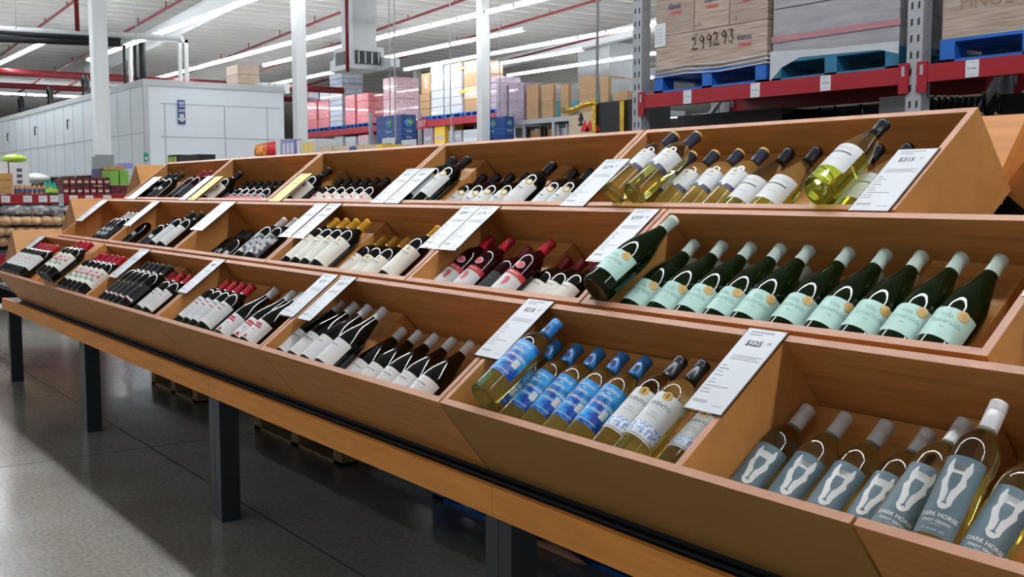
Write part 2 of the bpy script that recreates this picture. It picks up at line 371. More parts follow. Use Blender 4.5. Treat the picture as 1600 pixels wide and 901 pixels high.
# ------------------------------------------------------------------ air duct unit
d=at_depth(561,96,30); g=MB(); Tm=Matrix.Translation((d.x,d.y,0))
dt=thing('air_duct','white square air duct with black louvres under the far roof','air duct',(d.x,d.y,0))
g.box(-.35,.35,-.35,.35,d.z+.2,ZR(d.x)-.3,'off'); g.build('duct',dt)
g=MB(); g.box(-.5,.5,-.5,.5,d.z-.25,d.z+.35,'off'); g.box(.5,.52,-.38,.38,d.z-.12,d.z+.22,'black')
for k_ in range(4): g.box(.52,.53,-.3+.2*k_,-.26+.2*k_,d.z-.1,d.z+.2,'off')
g.box(-.38,.38,-.52,-.5,d.z-.12,d.z+.22,'black'); g.build('outlet_box',dt)
g=MB(); g.prism([(-.5,d.z-.2),(-.5,d.z+.15),(-.95,d.z+.05),(-.95,d.z-.25)],'y',-.4,.4,'off'); g.build('side_cowl',dt); g=MB(); g.prism([(.5,d.z-.25),(1.0,d.z-.2),(1.0,d.z+.02),(.5,d.z+.1)],'y',.42,.7,'off'); g.build('side_cowl',dt)
d=at_depth(957,95,45); g=MB(); g.box(d.x-1,d.x+1,d.y-1,d.y+1,d.z-.9,d.z+.6,'off'); g.prism([(d.y-1,d.z+.6),(d.y+.3,d.z+1.8),(d.y+1,d.z+1.8),(d.y+1,d.z+.6)],'x',d.x-.4,d.x+.4,'white'); g.box(d.x-.2,d.x+.2,d.y-.3,d.y+.3,d.z+1,ZR(d.x),'white')
tag(g.build('air_unit'),'pale boxed air unit hanging far back left of the rack upright','air unit')
# ------------------------------------------------------------------ wooden display
bin_i=0
def display_bin(row,x0,x1,label,dividers=(),plain=False,T=None,platforms=(),seam=None):
    t=thing('display_bin',label,'display bin',group='tilted wooden bins of the display')
    T=T or rowT(row); t.matrix_world=T
    def ob(nm,boxes):
        g=MB()
        for bx in boxes: g.box(*bx[:6],bx[6],faces=bx[7] if len(bx)>7 else None)
        return g.build(nm,t)
    e={'zp':'lip'}
    g=.0045
    if seam: ob('front_panel',[(x0+g,seam-g,0,TK,0,BD,'wood_plain',e)]); ob('front_panel',[(seam+g,x1-g,0,TK,0,BD,'wood',e)])
    else: ob('front_panel',[(x0+g,x1-g,0,TK,0,BD,'wood_plain' if plain else 'wood',e)])
    ob('back_panel',[(x0+g,x1-g,BW-TK,BW,0,BD,'wood',e)])
    ob('base_panel',[(x0+g,x1-g,TK,BW-TK,0,TK,'wood')])
    for a in (x0+g,x1-g-TK): ob('side_panel',[(a,a+TK,TK,BW-TK,TK,BD,'wood_side',e)])
    for dx in dividers: ob('divider',[(dx-TK/2,dx+TK/2,TK,BW-TK,TK,BD,'wood_side',e)])
    for a,b_,h in platforms: ob('raised_floor',[(a,b_,TK,BW-TK-.005,TK,h,'wood')])
    return t
# bottle groups decide the raised floors, so list them first:  (row, type, [cap pixels], group text)
BS=1.13; BOT=0.30*BS
def cap_solve(row,x,y,L):   # bottle axis parallel to the bin floor, base against the front panel
    p=P0(row); D=ray(x,y); tt=((TK+.004+L)-(EYE-p).dot(Uv))/D.dot(Uv); Q=EYE+D*tt; return Q.x,(Q-p).dot(Vv)
def on_v(row,x,y,v):
    p=P0(row); D=ray(x,y); tt=(v-(EYE-p).dot(Vv))/D.dot(Vv); Q=EYE+D*tt; return Q
GR=[ # bin key, row, type, caps, group phrase
('b0',1,'redfloral',[(62,381),(67,381),(72.5,382),(78,383),(83,383.5),(88,384.5),(93,385.5)],'red-capped bottles packed in the bottom tier far-left bin'),
('b0',1,'redplain',[(94,396),(97,402)],'lower red-capped bottles in the bottom tier far-left bin'),
('b1',1,'redflower',[(128.5,377.5),(137,379.5),(145.5,382)],'upper red-capped floral-label bottles in the second bottom bin'),
('b1',1,'redflower',[(152,395),(161,397),(170,399),(179,401),(188,403),(197,405)],'lower red-capped floral-label bottles in the second bottom bin'),
('b2',1,'blackgold',[(233,411),(241,412.5),(249,414.5),(258,416),(269,418)],'all-black bottles in the third bottom bin'),
('b2',1,'redwhite',[(276,426.5),(289,429.5),(301,430)],'red-capped white-label bottles in the third bottom bin'),
('b3',1,'redwhite',[(359,440),(371,442),(384,445),(397,447)],'red-capped white-label bottles in the fourth bottom bin'),
('b3',1,'redtop',[(408,465),(423,469)],'lower red-capped bottles in the fourth bottom bin'),
('b3',1,'whitered',[(446,470),(460,457),(475,460)],'white-capped bottles with red-print labels in the fourth bottom bin'),
('b4',1,'whitecap',[(535,472),(556,475),(578,480),(602,484)],'upper white-capped bottles in the fifth bottom bin'),
('b4',1,'whitecap',[(608,511),(632,515),(657,520),(683,526),(710,531),(738,536)],'lower white-capped bottles in the fifth bottom bin'),
('b5',1,'blue',[(872,536),(905,543),(940,550),(976,556),(1014,566)],'blue-label bottles in the bottom bin right of centre'),
('b5',1,'vento',[(1066,563),(1103,573)],'white and blue scroll-label bottles in the bottom bin'),
('b6',1,'dark',[(1262,636),(1323,651),(1387,665),(1452,678)],'grey-label horse-emblem bottles in the bottom right bin'),
('b6',1,'dark',[(1508,661)],'second horse-emblem row in the bottom right bin'),
('b6',1,'dark',[(1645,690)],'upper horse-emblem bottles in the bottom right bin'),
('m0',2,'plainblack',[(171,346)],'dark bottles in the middle tier far-left bin'),
('m0',2,'silver',[(203,333),(210,334),(217.5,335.5)],'silver-capped dark bottles in the middle tier far-left bin'),
('m1',2,'plainblack',[(247,339)],'dark bottles in the second middle bin'),
('m1',2,'tagblack',[(276,343)],'shorter dark bottles in the second middle bin'),
('m1',2,'blackwhite',[(309,340),(318,334)],'black-capped white-label bottles in the second middle bin'),
('m2',2,'tagblack',[(381,361),(396,364),(402,379)],'plain black bottles in the third middle bin'),
('m2',2,'greypattern',[(451,349),(464,344)],'grey-pattern-label bottles in the third middle bin'),
('m3',2,'yellow',[(529,345),(544,345),(559,345),(577,347)],'upper yellow-capped bottles in the fourth middle bin'),
('m3',2,'yellow',[(567,372),(585,371),(602,371),(621,373),(640,374)],'lower yellow-capped bottles in the fourth middle bin'),
('m3',2,'yellow',[(687,357)],'last yellow-capped bottles in the fourth middle bin'),
('m4',2,'redfoot',[(769,373),(808,387),(862,377)],'red-capped white and red label bottles in the fifth middle bin'),
('m4',2,'redtopdark',[(828,389),(862,403)],'wine-red capped bottles between the brighter ones in the fifth middle bin'),
('m4',2,'redletter',[(889,404),(914,407),(941,413)],'dark red-capped cream-label bottles in the fifth middle bin'),
('m5',2,'mint',[(1087,380),(1130,381),(1174,382),(1221,386),(1272,401),(1329,394),(1386,397),(1442,399),(1504,402),(1566,406)],'mint-label bottles in the middle tier right-hand bin'),
('m5',2,'mintback',[(1086,409),(1124,411),(1166,414),(1211,418),(1262,424),(1375,432),(1432,437)],'lower shaded mint-capped bottles in the middle tier right-hand bin'),
('t0',3,'plainblack',[(269,275),(277,273),(286,272)],'black-capped bottles in the top tier far-left bin'),
('t0',3,'redtopdark',[(322,270),(332,269)],'red-capped bottles in the top tier far-left bin'),
('t1',3,'redorn',[(377,270.5)],'upper dark bottles in the second top bin'),
('t1',3,'redgrey',[(389,287),(399,286),(410,285.5),(421,285.5),(432,285.5),(443,285)],'lower black-capped red-label bottles in the second top bin'),
('t2',3,'redorn',[(516,265)],'upper dark bottles in the third top bin'),
('t2',3,'redorn',[(535,282),(548,282),(562,281.5),(577,281.5),(592,281),(607,280.5)],'lower red-ornament label bottles in the third top bin'),
('t3',3,'goldseal',[(711,249),(734,250)],'upper gold-seal bottles in the fourth top bin'),
('t3',3,'goldseal',[(737,276),(758,276),(780,276),(801,275),(826,274)],'lower gold-seal bottles in the fourth top bin'),
('t3',3,'goldseal',[(866,257)],'tilted gold-seal bottles in the fourth top bin'),
('t3',3,'goldseal',[(901,270),(925,268)],'gold-seal bottles beside the price sign in the fourth top bin'),
('t4',3,'pinecap',[(1083,240),(1119,240),(1157,239),(1196,238)],'cork-topped pale wine bottles in the fifth top bin'),
('t4',3,'chateau',[(1235,237),(1279,236),(1375,231),(1421,230)],'black-capped pale wine bottles in the fifth top bin'),
]
LEN={k_:.31*BS for k_ in('mint','mintback','chateau','whitecap','whitered')}
RAD={k_:.0432*BS for k_ in('mint','mintback','chateau','whitecap','whitered')}
bottles=[]   # (type, base point, axis, group, idx, n)
plat={}
for key,row,ty,caps,gp in GR:
    L=LEN.get(ty,BOT); R=RAD.get(ty,.0375*BS)
    sol=[cap_solve(row,x,y,L) for x,y in caps]
    vm=sorted(s[1] for s in sol)[len(sol)//2]; vm=max(vm,TK+R+.002)
    p=P0(row)
    for i,(X,v) in enumerate(sol):
        bottles.append([ty,Vector((X,p.y,p.z))+Uv*(TK+.004)+Vv*vm,Uv.copy(),gp,i,len(sol)])
    xs=[s[0] for s in sol]; plat.setdefault(key,[]).append([min(xs)-.035,max(xs)+.035,vm-R-.001])
    print('GRP',key,ty,'v',[round(s[1],3) for s in sol],'X',[round(s[0],2) for s in sol],'->',round(vm,3))
def leaning(row,ty,base_px,cap_px,gp,vb):
    L=LEN.get(ty,BOT); Bp=on_v(row,*base_px,vb) if vb is not None else None
    D=ray(*cap_px); oc=EYE-Bp; b_=oc.dot(D); cc=oc.dot(oc)-L*L; disc=b_*b_-cc
    if disc<0: tt=-b_
    else:
        tt=-b_+math.sqrt(disc); t2=-b_-math.sqrt(disc)
        c1,c2=EYE+D*tt,EYE+D*t2
        if abs((c2-Bp).normalized().x)<abs((c1-Bp).normalized().x): tt=t2
    a=(EYE+D*tt-Bp).normalized()
    print('LEAN',ty,Bp,a, 'u',(Bp-P0(row)).dot(Uv),'au',a.dot(Uv),'av',a.dot(Vv))
    bottles.append([ty,Bp,a,gp,0,1])
leaning(1,'blue',(754,619),(871,505),'upper blue-label bottle leaning on the left of the blue row',.30)
leaning(2,'mint',(930,453),(1054,343),'mint-label bottle lying on top left of the mint row',.315)
leaning(3,'pinecap',(957,304),(1055,212),'upper cork-topped pale wine bottle touching the divider',.315)
leaning(3,'pinecap',(989,304),(1091,211),'upper cork-topped pale wine bottle beside the first',.315)
leaning(3,'chateau',(1279,301),(1383,193),'large pale wine bottle lying on top by the price sign',.318)
leaning(1,'dark',(1452,868),(1562,632),'tallest horse-emblem bottle leaning up near the right edge',.19)
leaning(1,'vento',(1040,742),(1150,615),'scroll-label bottle half hidden under the price sign',.16)
def plats(key,x0,x1):
    P=sorted(plat.get(key,[])); out=[]
    for i,(a,b_,h) in enumerate(P):
        a=max(a,x0+TK+.003); b_=min(b_,x1-TK-.003)
        if out and a<out[-1][1]+.002: a=out[-1][1]+.002
        if h>TK+.012 and b_>a+.03: out.append((a,b_,h))
    return out
BL=[-9.16,-7.85,-6.54,-5.263,-3.977,-2.66]
for i in range(5): display_bin(1,BL[i],BL[i+1],'bottom tier wooden bin, %s along the front row'%ordn(i,9),platforms=plats('b%d'%i,BL[i],BL[i+1]))
display_bin(1,-2.66,-.75,'nearest bottom tier wooden bin, holding blue-label and grey-label bottles',dividers=(-1.70,),seam=-1.238,platforms=plats('b5',-2.66,-1.69)+plats('b6',-1.71,-.75))
ML=[-8.735,-7.42,-6.11,-4.81,-3.514,-2.494,-1.212]
MN=['holding three silver-capped bottles','holding the first white-label bottle','with three plain black bottles','holding the yellow-capped bottles','holding the red-capped bottles','holding the mint-label bottles']
for i in range(6): display_bin(2,ML[i],ML[i+1],'middle tier wooden bin '+MN[i],platforms=plats('m%d'%i,ML[i],ML[i+1]))
TL=[-8.35,-7.018,-5.677,-4.386,-3.013,-1.703]
TN=['at the far left end of the top row','with a yellow sign on each side','holding the red-ornament labels','holding the gold-seal bottles','holding the pale wine bottles']
for i in range(5): display_bin(3,TL[i],TL[i+1],'top tier wooden bin '+TN[i],platforms=plats('t%d'%i,TL[i],TL[i+1]))
# the far side and the ends of the island
YM=P0(3).y+BW*CT+.004
def mirT(row):
    p=P0(row); return Matrix(((-1,0,0,0),(0,-CT,ST,2*YM-p.y),(0,ST,CT,p.z),(0,0,0,1)))
for i in range(5):
    display_bin(3,1.765+1.31*i,1.765+1.31*(i+1),'top tier bin facing the far side, %s counted from the right end'%['first','second','third','fourth','fifth'][i],T=mirT(3))
def endT(Bx,Yc,row,side):   # boxes that face the ends; local x runs along world Y
    z=P0(row).z; px=Bx
    if side<0:   # facing -X : u points +X, local x -> -Y
        X0=Bx-BW*CT+BD*ST
        return Matrix(((0,CT,-ST,X0),(-1,0,0,Yc),(0,ST,CT,z),(0,0,0,1)))
    X0=Bx+BW*CT-BD*ST
    return Matrix(((0,-CT,ST,X0),(1,0,0,Yc),(0,ST,CT,z),(0,0,0,1)))
ends=[(3,211,255,2.73,'top'),(2,109,312,2.36,'middle'),(1,18,366,1.985,'bottom')]
def wedge(Bx,Yc,row,side,x0,x1,lab):
    T=endT(Bx,Yc,row,side); g=MB(); p=P0(row); zb=p.z; ztop=p.z+BW*ST
    s=1 if side<0 else -1; xa=T[0][3]; xb=xa+s*BW*CT
    y0,y1=sorted([Yc+(-x0 if side<0 else x0),Yc+(-x1 if side<0 else x1)])
    g.prism([(xa,zb-.003),(xb,ztop-.003),(xb,.662),(xa,.662)],'y',y0+.01,y1-.01,'black'); return tag(g.build('end_plinth'),lab,'plinth')
for row,x,y,Yc,nm in ends:
    B=onY(x,y,Yc); T=endT(B.x,Yc,row,-1)
    for k_ in range(2): display_bin(row,-1.31*(k_+1),-1.31*k_,'%s tier bin facing the left end, %s'%(nm,'nearer one' if k_==0 else 'farther one'),T=T)
    wedge(B.x,Yc,row,-1,-2.62,0,'black plinth under the %s tier bins at the left end'%nm)
T=endT(-1.575,2.905,3,1); display_bin(3,0,1.31,'top tier bin facing the right end beside the pale panel',T=T)
g=MB(); p=P0(3); xa=T[0][3]; xb=xa-BW*CT
g.prism([(xa,p.z-.003),(xb,p.z+BW*ST-.003),(xb,.664),(xa,.664)],'y',2.915,4.2,'black'); tag(g.build('end_plinth'),'black wedge bracket under the right end bin','bracket')
# sloped stand
p1=P0(1); p3=P0(3); R3=p3+Uv*BW
st=thing('display_stand','black sloped stand carrying the three tiers of bins','stand')
g=MB(); g.prism([(p1.y+.006,.664),(p1.y+.006,p1.z+.003),(R3.y-.002,R3.z-.0035),(R3.y-.002,.664)],'x',-9.12,-1.76,'black'); g.build('stand_body',st)
g=MB(); g.prism([(p1.y+.006,.664),(p1.y+.006,p1.z+.003),(P0(2).y+BW*CT,P0(2).z+BW*ST-.0035),(P0(2).y+BW*CT,.664)],'x',-1.76,-1.23,'black'); g.build('stand_body',st)
g=MB(); g.prism([(p1.y+.006,.664),(p1.y+.006,p1.z+.003),(P0(1).y+BW*CT,P0(1).z+BW*ST-.0035),(P0(1).y+BW*CT,.664)],'x',-1.23,-.77,'black'); g.build('stand_body',st)
g=MB(); g.prism([(2*YM-R3.y+.002,.664),(2*YM-R3.y+.002,R3.z-.0035),(2*YM-p1.y,p1.z),(2*YM-p1.y,.664)],'x',-8.3,-1.78,'black'); g.build('stand_body',st)
g=MB(); g.box(-9.0,-.9,1.767,1.773,.661,.667,'leg'); g.build('metal_strip',st)
# tables
TJ=[-9.5,-7.156,-4.839,-2.554,-.25]
tn=['far left','second from left','third from left, above the wooden pallets','nearest, by the blue pallet']
for i in range(4):
    a,b_=TJ[i]+.001,TJ[i+1]-.001; t=thing('display_table','dark-legged table with beech front board, '+tn[i],'table',group='tables under the wine display')
    if i==0: first_table=t
    g=MB(); g.box(a,b_,1.731,1.751,.574,.661,'fascia'); g.build('front_board',t)
    g=MB(); g.box(a,b_,1.751,4.05,.62,.658,'black'); g.build('table_top',t)
    g=MB(); g.box(a,b_,1.76,1.80,.56,.62,'leg'); g.build('rail',t)
    for x in ((a+.075 if i==0 else a),b_-.065):
        for y in ((1.752,3.95) if not(i==0 and x<-9) else (1.752,)):
            g=MB(); g.box(x,x+.064,y,y+.09,0,.575 if y<2 else .62,'leg'); g.build('leg',t)
g=MB(); g.box(-11.2,-9.502,1.99,4.05,.62,.658,'black'); g.build('side_top',first_table)
# pallets under the display
M['pallet']=mat('raw_pallet_wood','a98a5e',.8,noise=.4,scale=14,stretch=(1,1,6)); M['bluep']=mat('blue_pallet_paint','1763b8',.5,noise=.25,scale=6)
def pallet(x0,x1,y0,y1,z,m,label,h=.14,parent=None,group=None):
    t=parent or thing('pallet',label,'pallet',(0,0,z),group=group)
    zz=0 if parent is None else z
    g=MB(); n=5; wy=.1
    for i in range(7):
        yy=y0+(y1-y0-wy)*i/6; g.box(x0,x1,yy,yy+wy,zz+h-.02,zz+h,m)
    g.build('top_deck',t)
    for k_ in range(3):
        xx=x0+(x1-x0-.1)*k_/2
        g=MB(); g.box(xx,xx+.1,y0,y1,zz,zz+.018,m)
        for q in range(3):
            yy=y0+(y1-y0-.12)*q/2; g.box(xx,xx+.1,yy,yy+.12,zz+.018,zz+h-.04,m)
        g.box(xx,xx+.1,y0,y1,zz+h-.04,zz+h-.02,m)
        g.build('block_row',t)
    for yy in (y0,y1-.1):
        g=MB(); g.box(x0,x1,yy,yy+.1,zz-.0,zz+.018,m); g.build('bottom_board',t)
    return t
pallet(-8.67,-7.62,2.64,3.7,0,'pallet','raw wooden pallet on the floor under the left half of the display')
pallet(-6.62,-5.39,2.66,3.7,0,'pallet','raw wooden pallet on the floor behind the third table leg')
pallet(-4.58,-2.4,2.75,3.8,0,'bluep','blue pallet on the floor at lower right under the display')
g=MB(); g.tube([(-5.32,2.84,.04),(-4.62,2.84,.04)],.04,'off',12); tag(g.build('film_roll'),'pale grey roll on the floor between wooden and blue pallets','roll')
g=MB(); g.blob((-3.55,2.72,.02),(.22,.03,.02),'lip',4,.3); tag(g.build('packing_scrap'),'torn beige scrap lying against the blue pallet','scrap')
# ------------------------------------------------------------------ price signs
SG=[(3,-8.13,-.01,.26,'','paper','white price sign on the far left bin of the top tier',.20),
(3,-7.01,-.01,.25,'','paper','white price sign left of the yellow one on the top tier',.12),
(3,-6.84,-.01,.24,'','yellowpaper','left yellow price sign on the top tier',.14),
(3,-5.54,-.01,.24,'','yellowpaper','right yellow price sign on the top tier',.14),
(3,-4.40,-.01,.25,'$279.00','paper','left one of the paired top tier price signs',.125),
(3,-4.265,-.01,.25,'$289.00','paper','right one of the paired top tier price signs',.125),
(3,-2.995,-.01,.265,'$279.00','paper','white price sign reading 279 on the top tier',.13),
(3,-1.78,-.01,.26,'$315.01','paper','white price sign reading 315 at the top right',.12),
(2,-8.65,.17,.25,'','paper','white price sign on the far left bin of the middle tier',.18),
(2,-7.40,.17,.25,'','paper','white price sign on the second divider of the middle tier',.15),
(2,-6.10,.18,.25,'','paper','broad white price sign beside the first white-label bottle',.2),
(2,-4.89,.18,.25,'','paper','left one of the paired signs by the yellow caps',.12),
(2,-4.745,.18,.25,'$289.00','paper','right one of the paired signs by the yellow caps',.13),
(2,-3.57,.18,.25,'$209.00','paper','left one of the paired signs before the red caps',.12),
(2,-3.443,.18,.25,'$179.00','paper','right one of the paired signs before the red caps',.12),
(2,-2.575,.18,.25,'$359.00','paper','price sign reading 359 left of the mint-label bottles',.11),
(2,-1.16,.18,.25,'$359.00','paper','price sign cut by the right edge of the picture',.13),
(1,-9.0,.17,.25,'','paper','white price sign on the far left bin of the bottom tier',.16),
(1,-7.85,.2,.22,'','paper','small white sign behind the floral-label bottles',.10),
(1,-6.445,.18,.25,'','paper','price sign right of the floral-label bottles',.15),
(1,-5.26,.18,.25,'$229.00','paper','price sign between the third and fourth bottom bins',.13),
(1,-4.03,.18,.25,'$279.00','paper','price sign reading 279 left of the white-capped bottles',.12),
(1,-3.87,.18,.25,'$359.00','paper','price sign over the white-capped bottles left end',.11),
(1,-2.635,.19,.25,'$218.00','paper','price sign reading 218 left of the blue bottles',.125),
(1,-1.748,.17,.27,'$225.00','paper','price sign reading 225 right of the scroll-label bottles',.115)]
for row,cx,ua,L,price,pm,lab,wd in SG:
    t=thing('price_sign',lab,'price sign',group='price signs on the bin edges'); t.matrix_world=rowT(row)@Matrix.Translation((cx,ua,BD+.004))
    g=MB(); g.box(-wd/2-.004,wd/2+.004,-.004,L+.004,-.003,0,'acrylic'); g.build('acrylic_holder',t)
    g=MB(); g.box(-wd/2,wd/2,0,L,.0003,.0015,pm)
    ink='ink'
    def fl(x,y,cx_=0,cy_=0,w_=wd): return Vector((x+cx_,y+cy_,.0021))
    if price: 
        main,cents=price.split('.')
        add_text(g,main,.024,ink,lambda x,y:fl(x-.008,y+L*.82),.01); add_text(g,cents,.013,ink,lambda x,y:fl(x+.036,y+L*.835))
    def bar(x,y,w_,h,m_='inkgrey'): g.box(x,x+w_,y,y+h,.0015,.0019,m_)
    bar(-wd*.38,L*.955,wd*.62,.0035,'inkgrey'); bar(-wd*.38,L*.925,wd*.36,.003)
    for k_ in range(3): bar(-wd*.36,L*(.66-.022*k_),wd*(.76-.1*(k_%2)),.0022)
    for k_,(yy,ww) in enumerate([(.53,.12),(.49,.25),(.45,.16),(.41,.22),(.36,.12),(.32,.18),(.28,.6),(.24,.2),(.2,.24)]): bar(-wd*.42,L*yy,wd*ww,.003)
    bar(-wd*.42,L*.09,wd*.36,.008); bar(wd*.14,L*.07,wd*.25,.002)
    g.build('printed_card',t)
# ------------------------------------------------------------------ bottles
for n,c,k in [('cap_red','c41230',{}),('cap_dark','15151a',{}),('cap_white','d9dadc',{}),('cap_yellow','d89a1c',{}),('cap_blue','2c7cc0',{}),('cap_mint','cbdacd',{}),('cap_wine','8c1420',{}),
    ('cap_navy','3a3a4c',{}),('cap_silver','cfcac8',{}),('cap_screw','26262c',{})]:
    M[n]=mat(n,c,.3,spec=.6)
for n,c in [('lb_white','d4d5d3'),('lb_cream','e6e2d6'),('lb_grey','5a6f78'),('lb_mint','b4d8cc'),('lb_red','c22a35'),('lb_gold','c9a24a'),('lb_pink','d86a76'),('lb_green','5f9a78'),('lb_navy','3a3b58'),('lb_black','17171a'),('lb_text','5c5d60'),('lb_blueprint','2f63a8'),('lb_mintink','7ba79e')]: M[n]=mat(n,c,.45)
M['lb_blue']=mat('blue_wave_label','2f9fe0',.35,col2='123f9c',noise=.3,scale=26,stretch=(1,1,.8),contrast=(.42,.56),detail=3)
M['lb_scroll']=mat('blue_scroll_band','e6eaee',.35,col2='7fa3d6',noise=.3,scale=160,contrast=(.46,.54))
M['lb_greypat']=mat('grey_pattern_label','c9cacc',.4,col2='4b4d52',noise=.4,scale=40,contrast=(.46,.54))
M['lb_floral']=mat('floral_band','e8e3dc',.4,col2='b8525a',noise=.4,scale=60,contrast=(.44,.52))
M['lb_leaf']=mat('leaf_band','e8e6de',.4,col2='6a9a70',noise=.4,scale=60,contrast=(.46,.54))
M['lb_redorn']=mat('red_ornament_band','ece9e4',.4,col2='c4323c',noise=.4,scale=80,contrast=(.46,.54))
BORD=[(0,.012),(.022,.006),(.030,.001),(.0345,0),(.0368,.004),(.0375,.012),(.0375,.16),(.0375,.188),(.0365,.2),(.033,.213),(.026,.226),(.018,.236),(.0152,.248),(.0142,.27),(.0142,.292),(.0155,.293),(.0155,.3),(0,.3)]
BURG=[(0,.012),(.024,.006),(.034,.001),(.0385,0),(.0427,.005),(.0432,.014),(.0432,.13),(.0424,.15),(.0395,.17),(.0345,.19),(.0285,.21),(.0225,.23),(.0175,.25),(.0145,.266),(.0135,.28),(.0132,.3),(.0145,.301),(.0145,.31),(0,.31)]
def cylfn(R,z0): return lambda x,y: Vector((R*math.sin(x/R),-R*math.cos(x/R),z0+y))
def patch(mb,R,z0,z1,a0,a1,m,seg=24,thick=True):
    k=mb.mi(m); rows=[[mb.bm.verts.new((R*math.sin(a0+(a1-a0)*i/seg),-R*math.cos(a0+(a1-a0)*i/seg),z)) for i in range(seg+1)] for z in (z0,z1)]
    for i in range(seg):
        f=mb.bm.faces.new((rows[0][i],rows[0][i+1],rows[1][i+1],rows[1][i])); f.material_index=k; f.smooth=True
def disc(mb,R,x,y,r,m,n=20):
    add_poly(mb,[(x+r*math.cos(2*PI*i/n),y+r*math.sin(2*PI*i/n)) for i in range(n)],m,cylfn(R,0))
UNREAD={'MONTES','seleccion','NOIR','LUCE','riserva','tinto','TINTO','RESERVA','reserva','LA MEMORIA','CANTO BLANCO','2020','1978','DE LA CASA','ALTA','BLANCO','blanc de blancs'}
def make_bottle(ty):
    burg=ty in('mint','mintback','chateau','whitecap','whitered'); prof=BURG if burg else BORD; L=prof[-1][1]; R=.0432 if burg else .0375
    gl={'mint':'glass_green','mintback':'glass_green','chateau':'glass_lime','blue':'glass_pale','vento':'glass_pale','dark':'glass_pale','pinecap':'glass_pale','redfoot':'glass_red','redtopdark':'glass_red'}.get(ty,'glass_dark')
    cp={'redfloral':'cap_red','redplain':'cap_red','redflower':'cap_red','redwhite':'cap_red','redtop':'cap_wine','whitered':'cap_white','whitecap':'cap_white','blue':'cap_blue','vento':'cap_screw','dark':'cap_silver','plainblack':'cap_dark','silver':'cap_silver','blackwhite':'cap_dark','tagblack':'cap_dark','greypattern':'cap_silver','yellow':'cap_yellow','redfoot':'cap_red','redtopdark':'cap_wine','redletter':'cap_wine','mint':'cap_mint','mintback':'cap_mint','redorn':'cap_dark','redgrey':'cap_dark','goldseal':'cap_dark','pinecap':'cap_navy','chateau':'cap_screw','blackgold':'cap_dark'}[ty]
    t=thing('wine_bottle','x','bottle')
    g=MB()
    lvl=.162 if gl in('glass_pale','glass_lime') else 9
    mats=[gl if prof[i+1][1]<=lvl or lvl==9 else 'glass_clear' for i in range(len(prof)-1)]
    g.lathe(prof,gl,28,mats=mats); g.build('glass_body',t)
    g=MB(); cl=.062 if not burg else .058; rc=.0162 if not burg else .0157
    screw=ty in('blue','vento','dark')
    if screw: pr=[(rc-.001,L-.062),(rc-.0004,L-.06),(rc-.0004,L-.020),(rc-.001,L-.019),(rc,L-.018),(rc-.0008,L-.015),(rc,L-.012),(rc-.0008,L-.009),(rc,L-.006),(rc,L+.0005),(rc-.002,L+.002),(0,L+.002)]
    else: pr=[(rc-.0006,L-cl),(rc-.0002,L-cl+.001),(rc-.0006,L-.013),(rc+.0008,L-.012),(rc+.0008,L-.001),(rc-.002,L+.0015),(0,L+.002)]
    if ty=='pinecap': pr=[(rc-.0006,L-cl),(rc-.0002,L-cl+.001),(rc-.0006,L-.013),(rc+.0008,L-.012),(rc+.0008,L-.006),(rc+.0004,L-.0005),(rc-.003,L+.0025),(0,L+.003)]
    cm=[cp]*(len(pr)-1)
    if ty=='pinecap': cm[-3:]=['lb_gold']*3
    g.lathe(pr,cp,24,mats=cm); 
    rr=rc+.0012
    if ty=='blue': add_poly(g,[(-.006,L-.045),(.006,L-.045),(.006,L-.035),(0,L-.029),(-.006,L-.035)],'lb_navy',cylfn(rr,0))
    if ty=='dark': add_poly(g,[(-.004,L-.056),(.016,L-.056),(.016,L-.03),(-.004,L-.03)],'lb_white',cylfn(rr-.0008,0),1)
    if ty in('redfloral','redwhite'): patch(g,rr-.0006,L-.016,L-.0145,-PI,PI,'lb_gold')
    if ty=='blackgold': patch(g,rr-.0006,L-cl+.001,L-cl+.004,-PI,PI,'lb_gold')
    g.build('capsule',t)
    r1=R+.0004; r2=R+.0008; H_=1.15
    g=MB(); fn=cylfn(r2,0)
    def TX(s,size,z,m,x=0,bold=.0,sx=1):
        if s in UNREAD:      # lettering the photo shows only as a thin grey or red line
            hw=len(s)*size*.27; hh=size*.22 if m!='lb_red' else size*.36
            add_poly(g,[(x-hw,z-hh),(x+hw,z-hh),(x+hw*.9,z+hh),(x-hw*.9,z+hh)],m,fn,1); return
        add_text(g,s,size,m,lambda a,b:fn((a+x),b+z),bold,sx)
    if ty=='dark':
        patch(g,r1,.02,.168,-.98,.98,'lb_grey')
        k=.155
        out=[(-.0135,.160),(-.0165,.160),(-.0205,.146),(-.0195,.138),(-.0165,.128),(-.0205,.118),(-.0145,.1),(-.0115,.086),(-.0115,.076),(-.006,.068),(0,.066),(.006,.068),(.0115,.076),(.0115,.086),(.0145,.1),(.0205,.118),(.0165,.128),(.0195,.138),(.0205,.146),(.0165,.160),(.0135,.160),(.0115,.150),(.0105,.140),(-.0105,.140),(-.0115,.150)]
        add_poly(g,out,'lb_white',cylfn(r2,0),1)
        add_poly(g,[(-.0085,.134),(.0085,.134),(.0095,.122),(.006,.108),(.0016,.101),(.0012,.082),(.005,.0765),(-.005,.0765),(-.0012,.082),(-.0016,.101),(-.006,.108),(-.0095,.122)],'lb_grey',cylfn(r2+.0003,0))
        TX('DARK HORSE',.0105,.0545,'lb_white',bold=.02); TX('PINOT GRIGIO',.0072,.043,'lb_white',bold=.02); TX('CALIFORNIA',.0035,.037,'lb_white'); TX('DRY · BALANCED · CRISP',.0034,.028,'lb_white',bold=.01)
    elif ty=='blue':
        patch(g,r1,.062,.182,-1.25,1.25,'lb_blue')
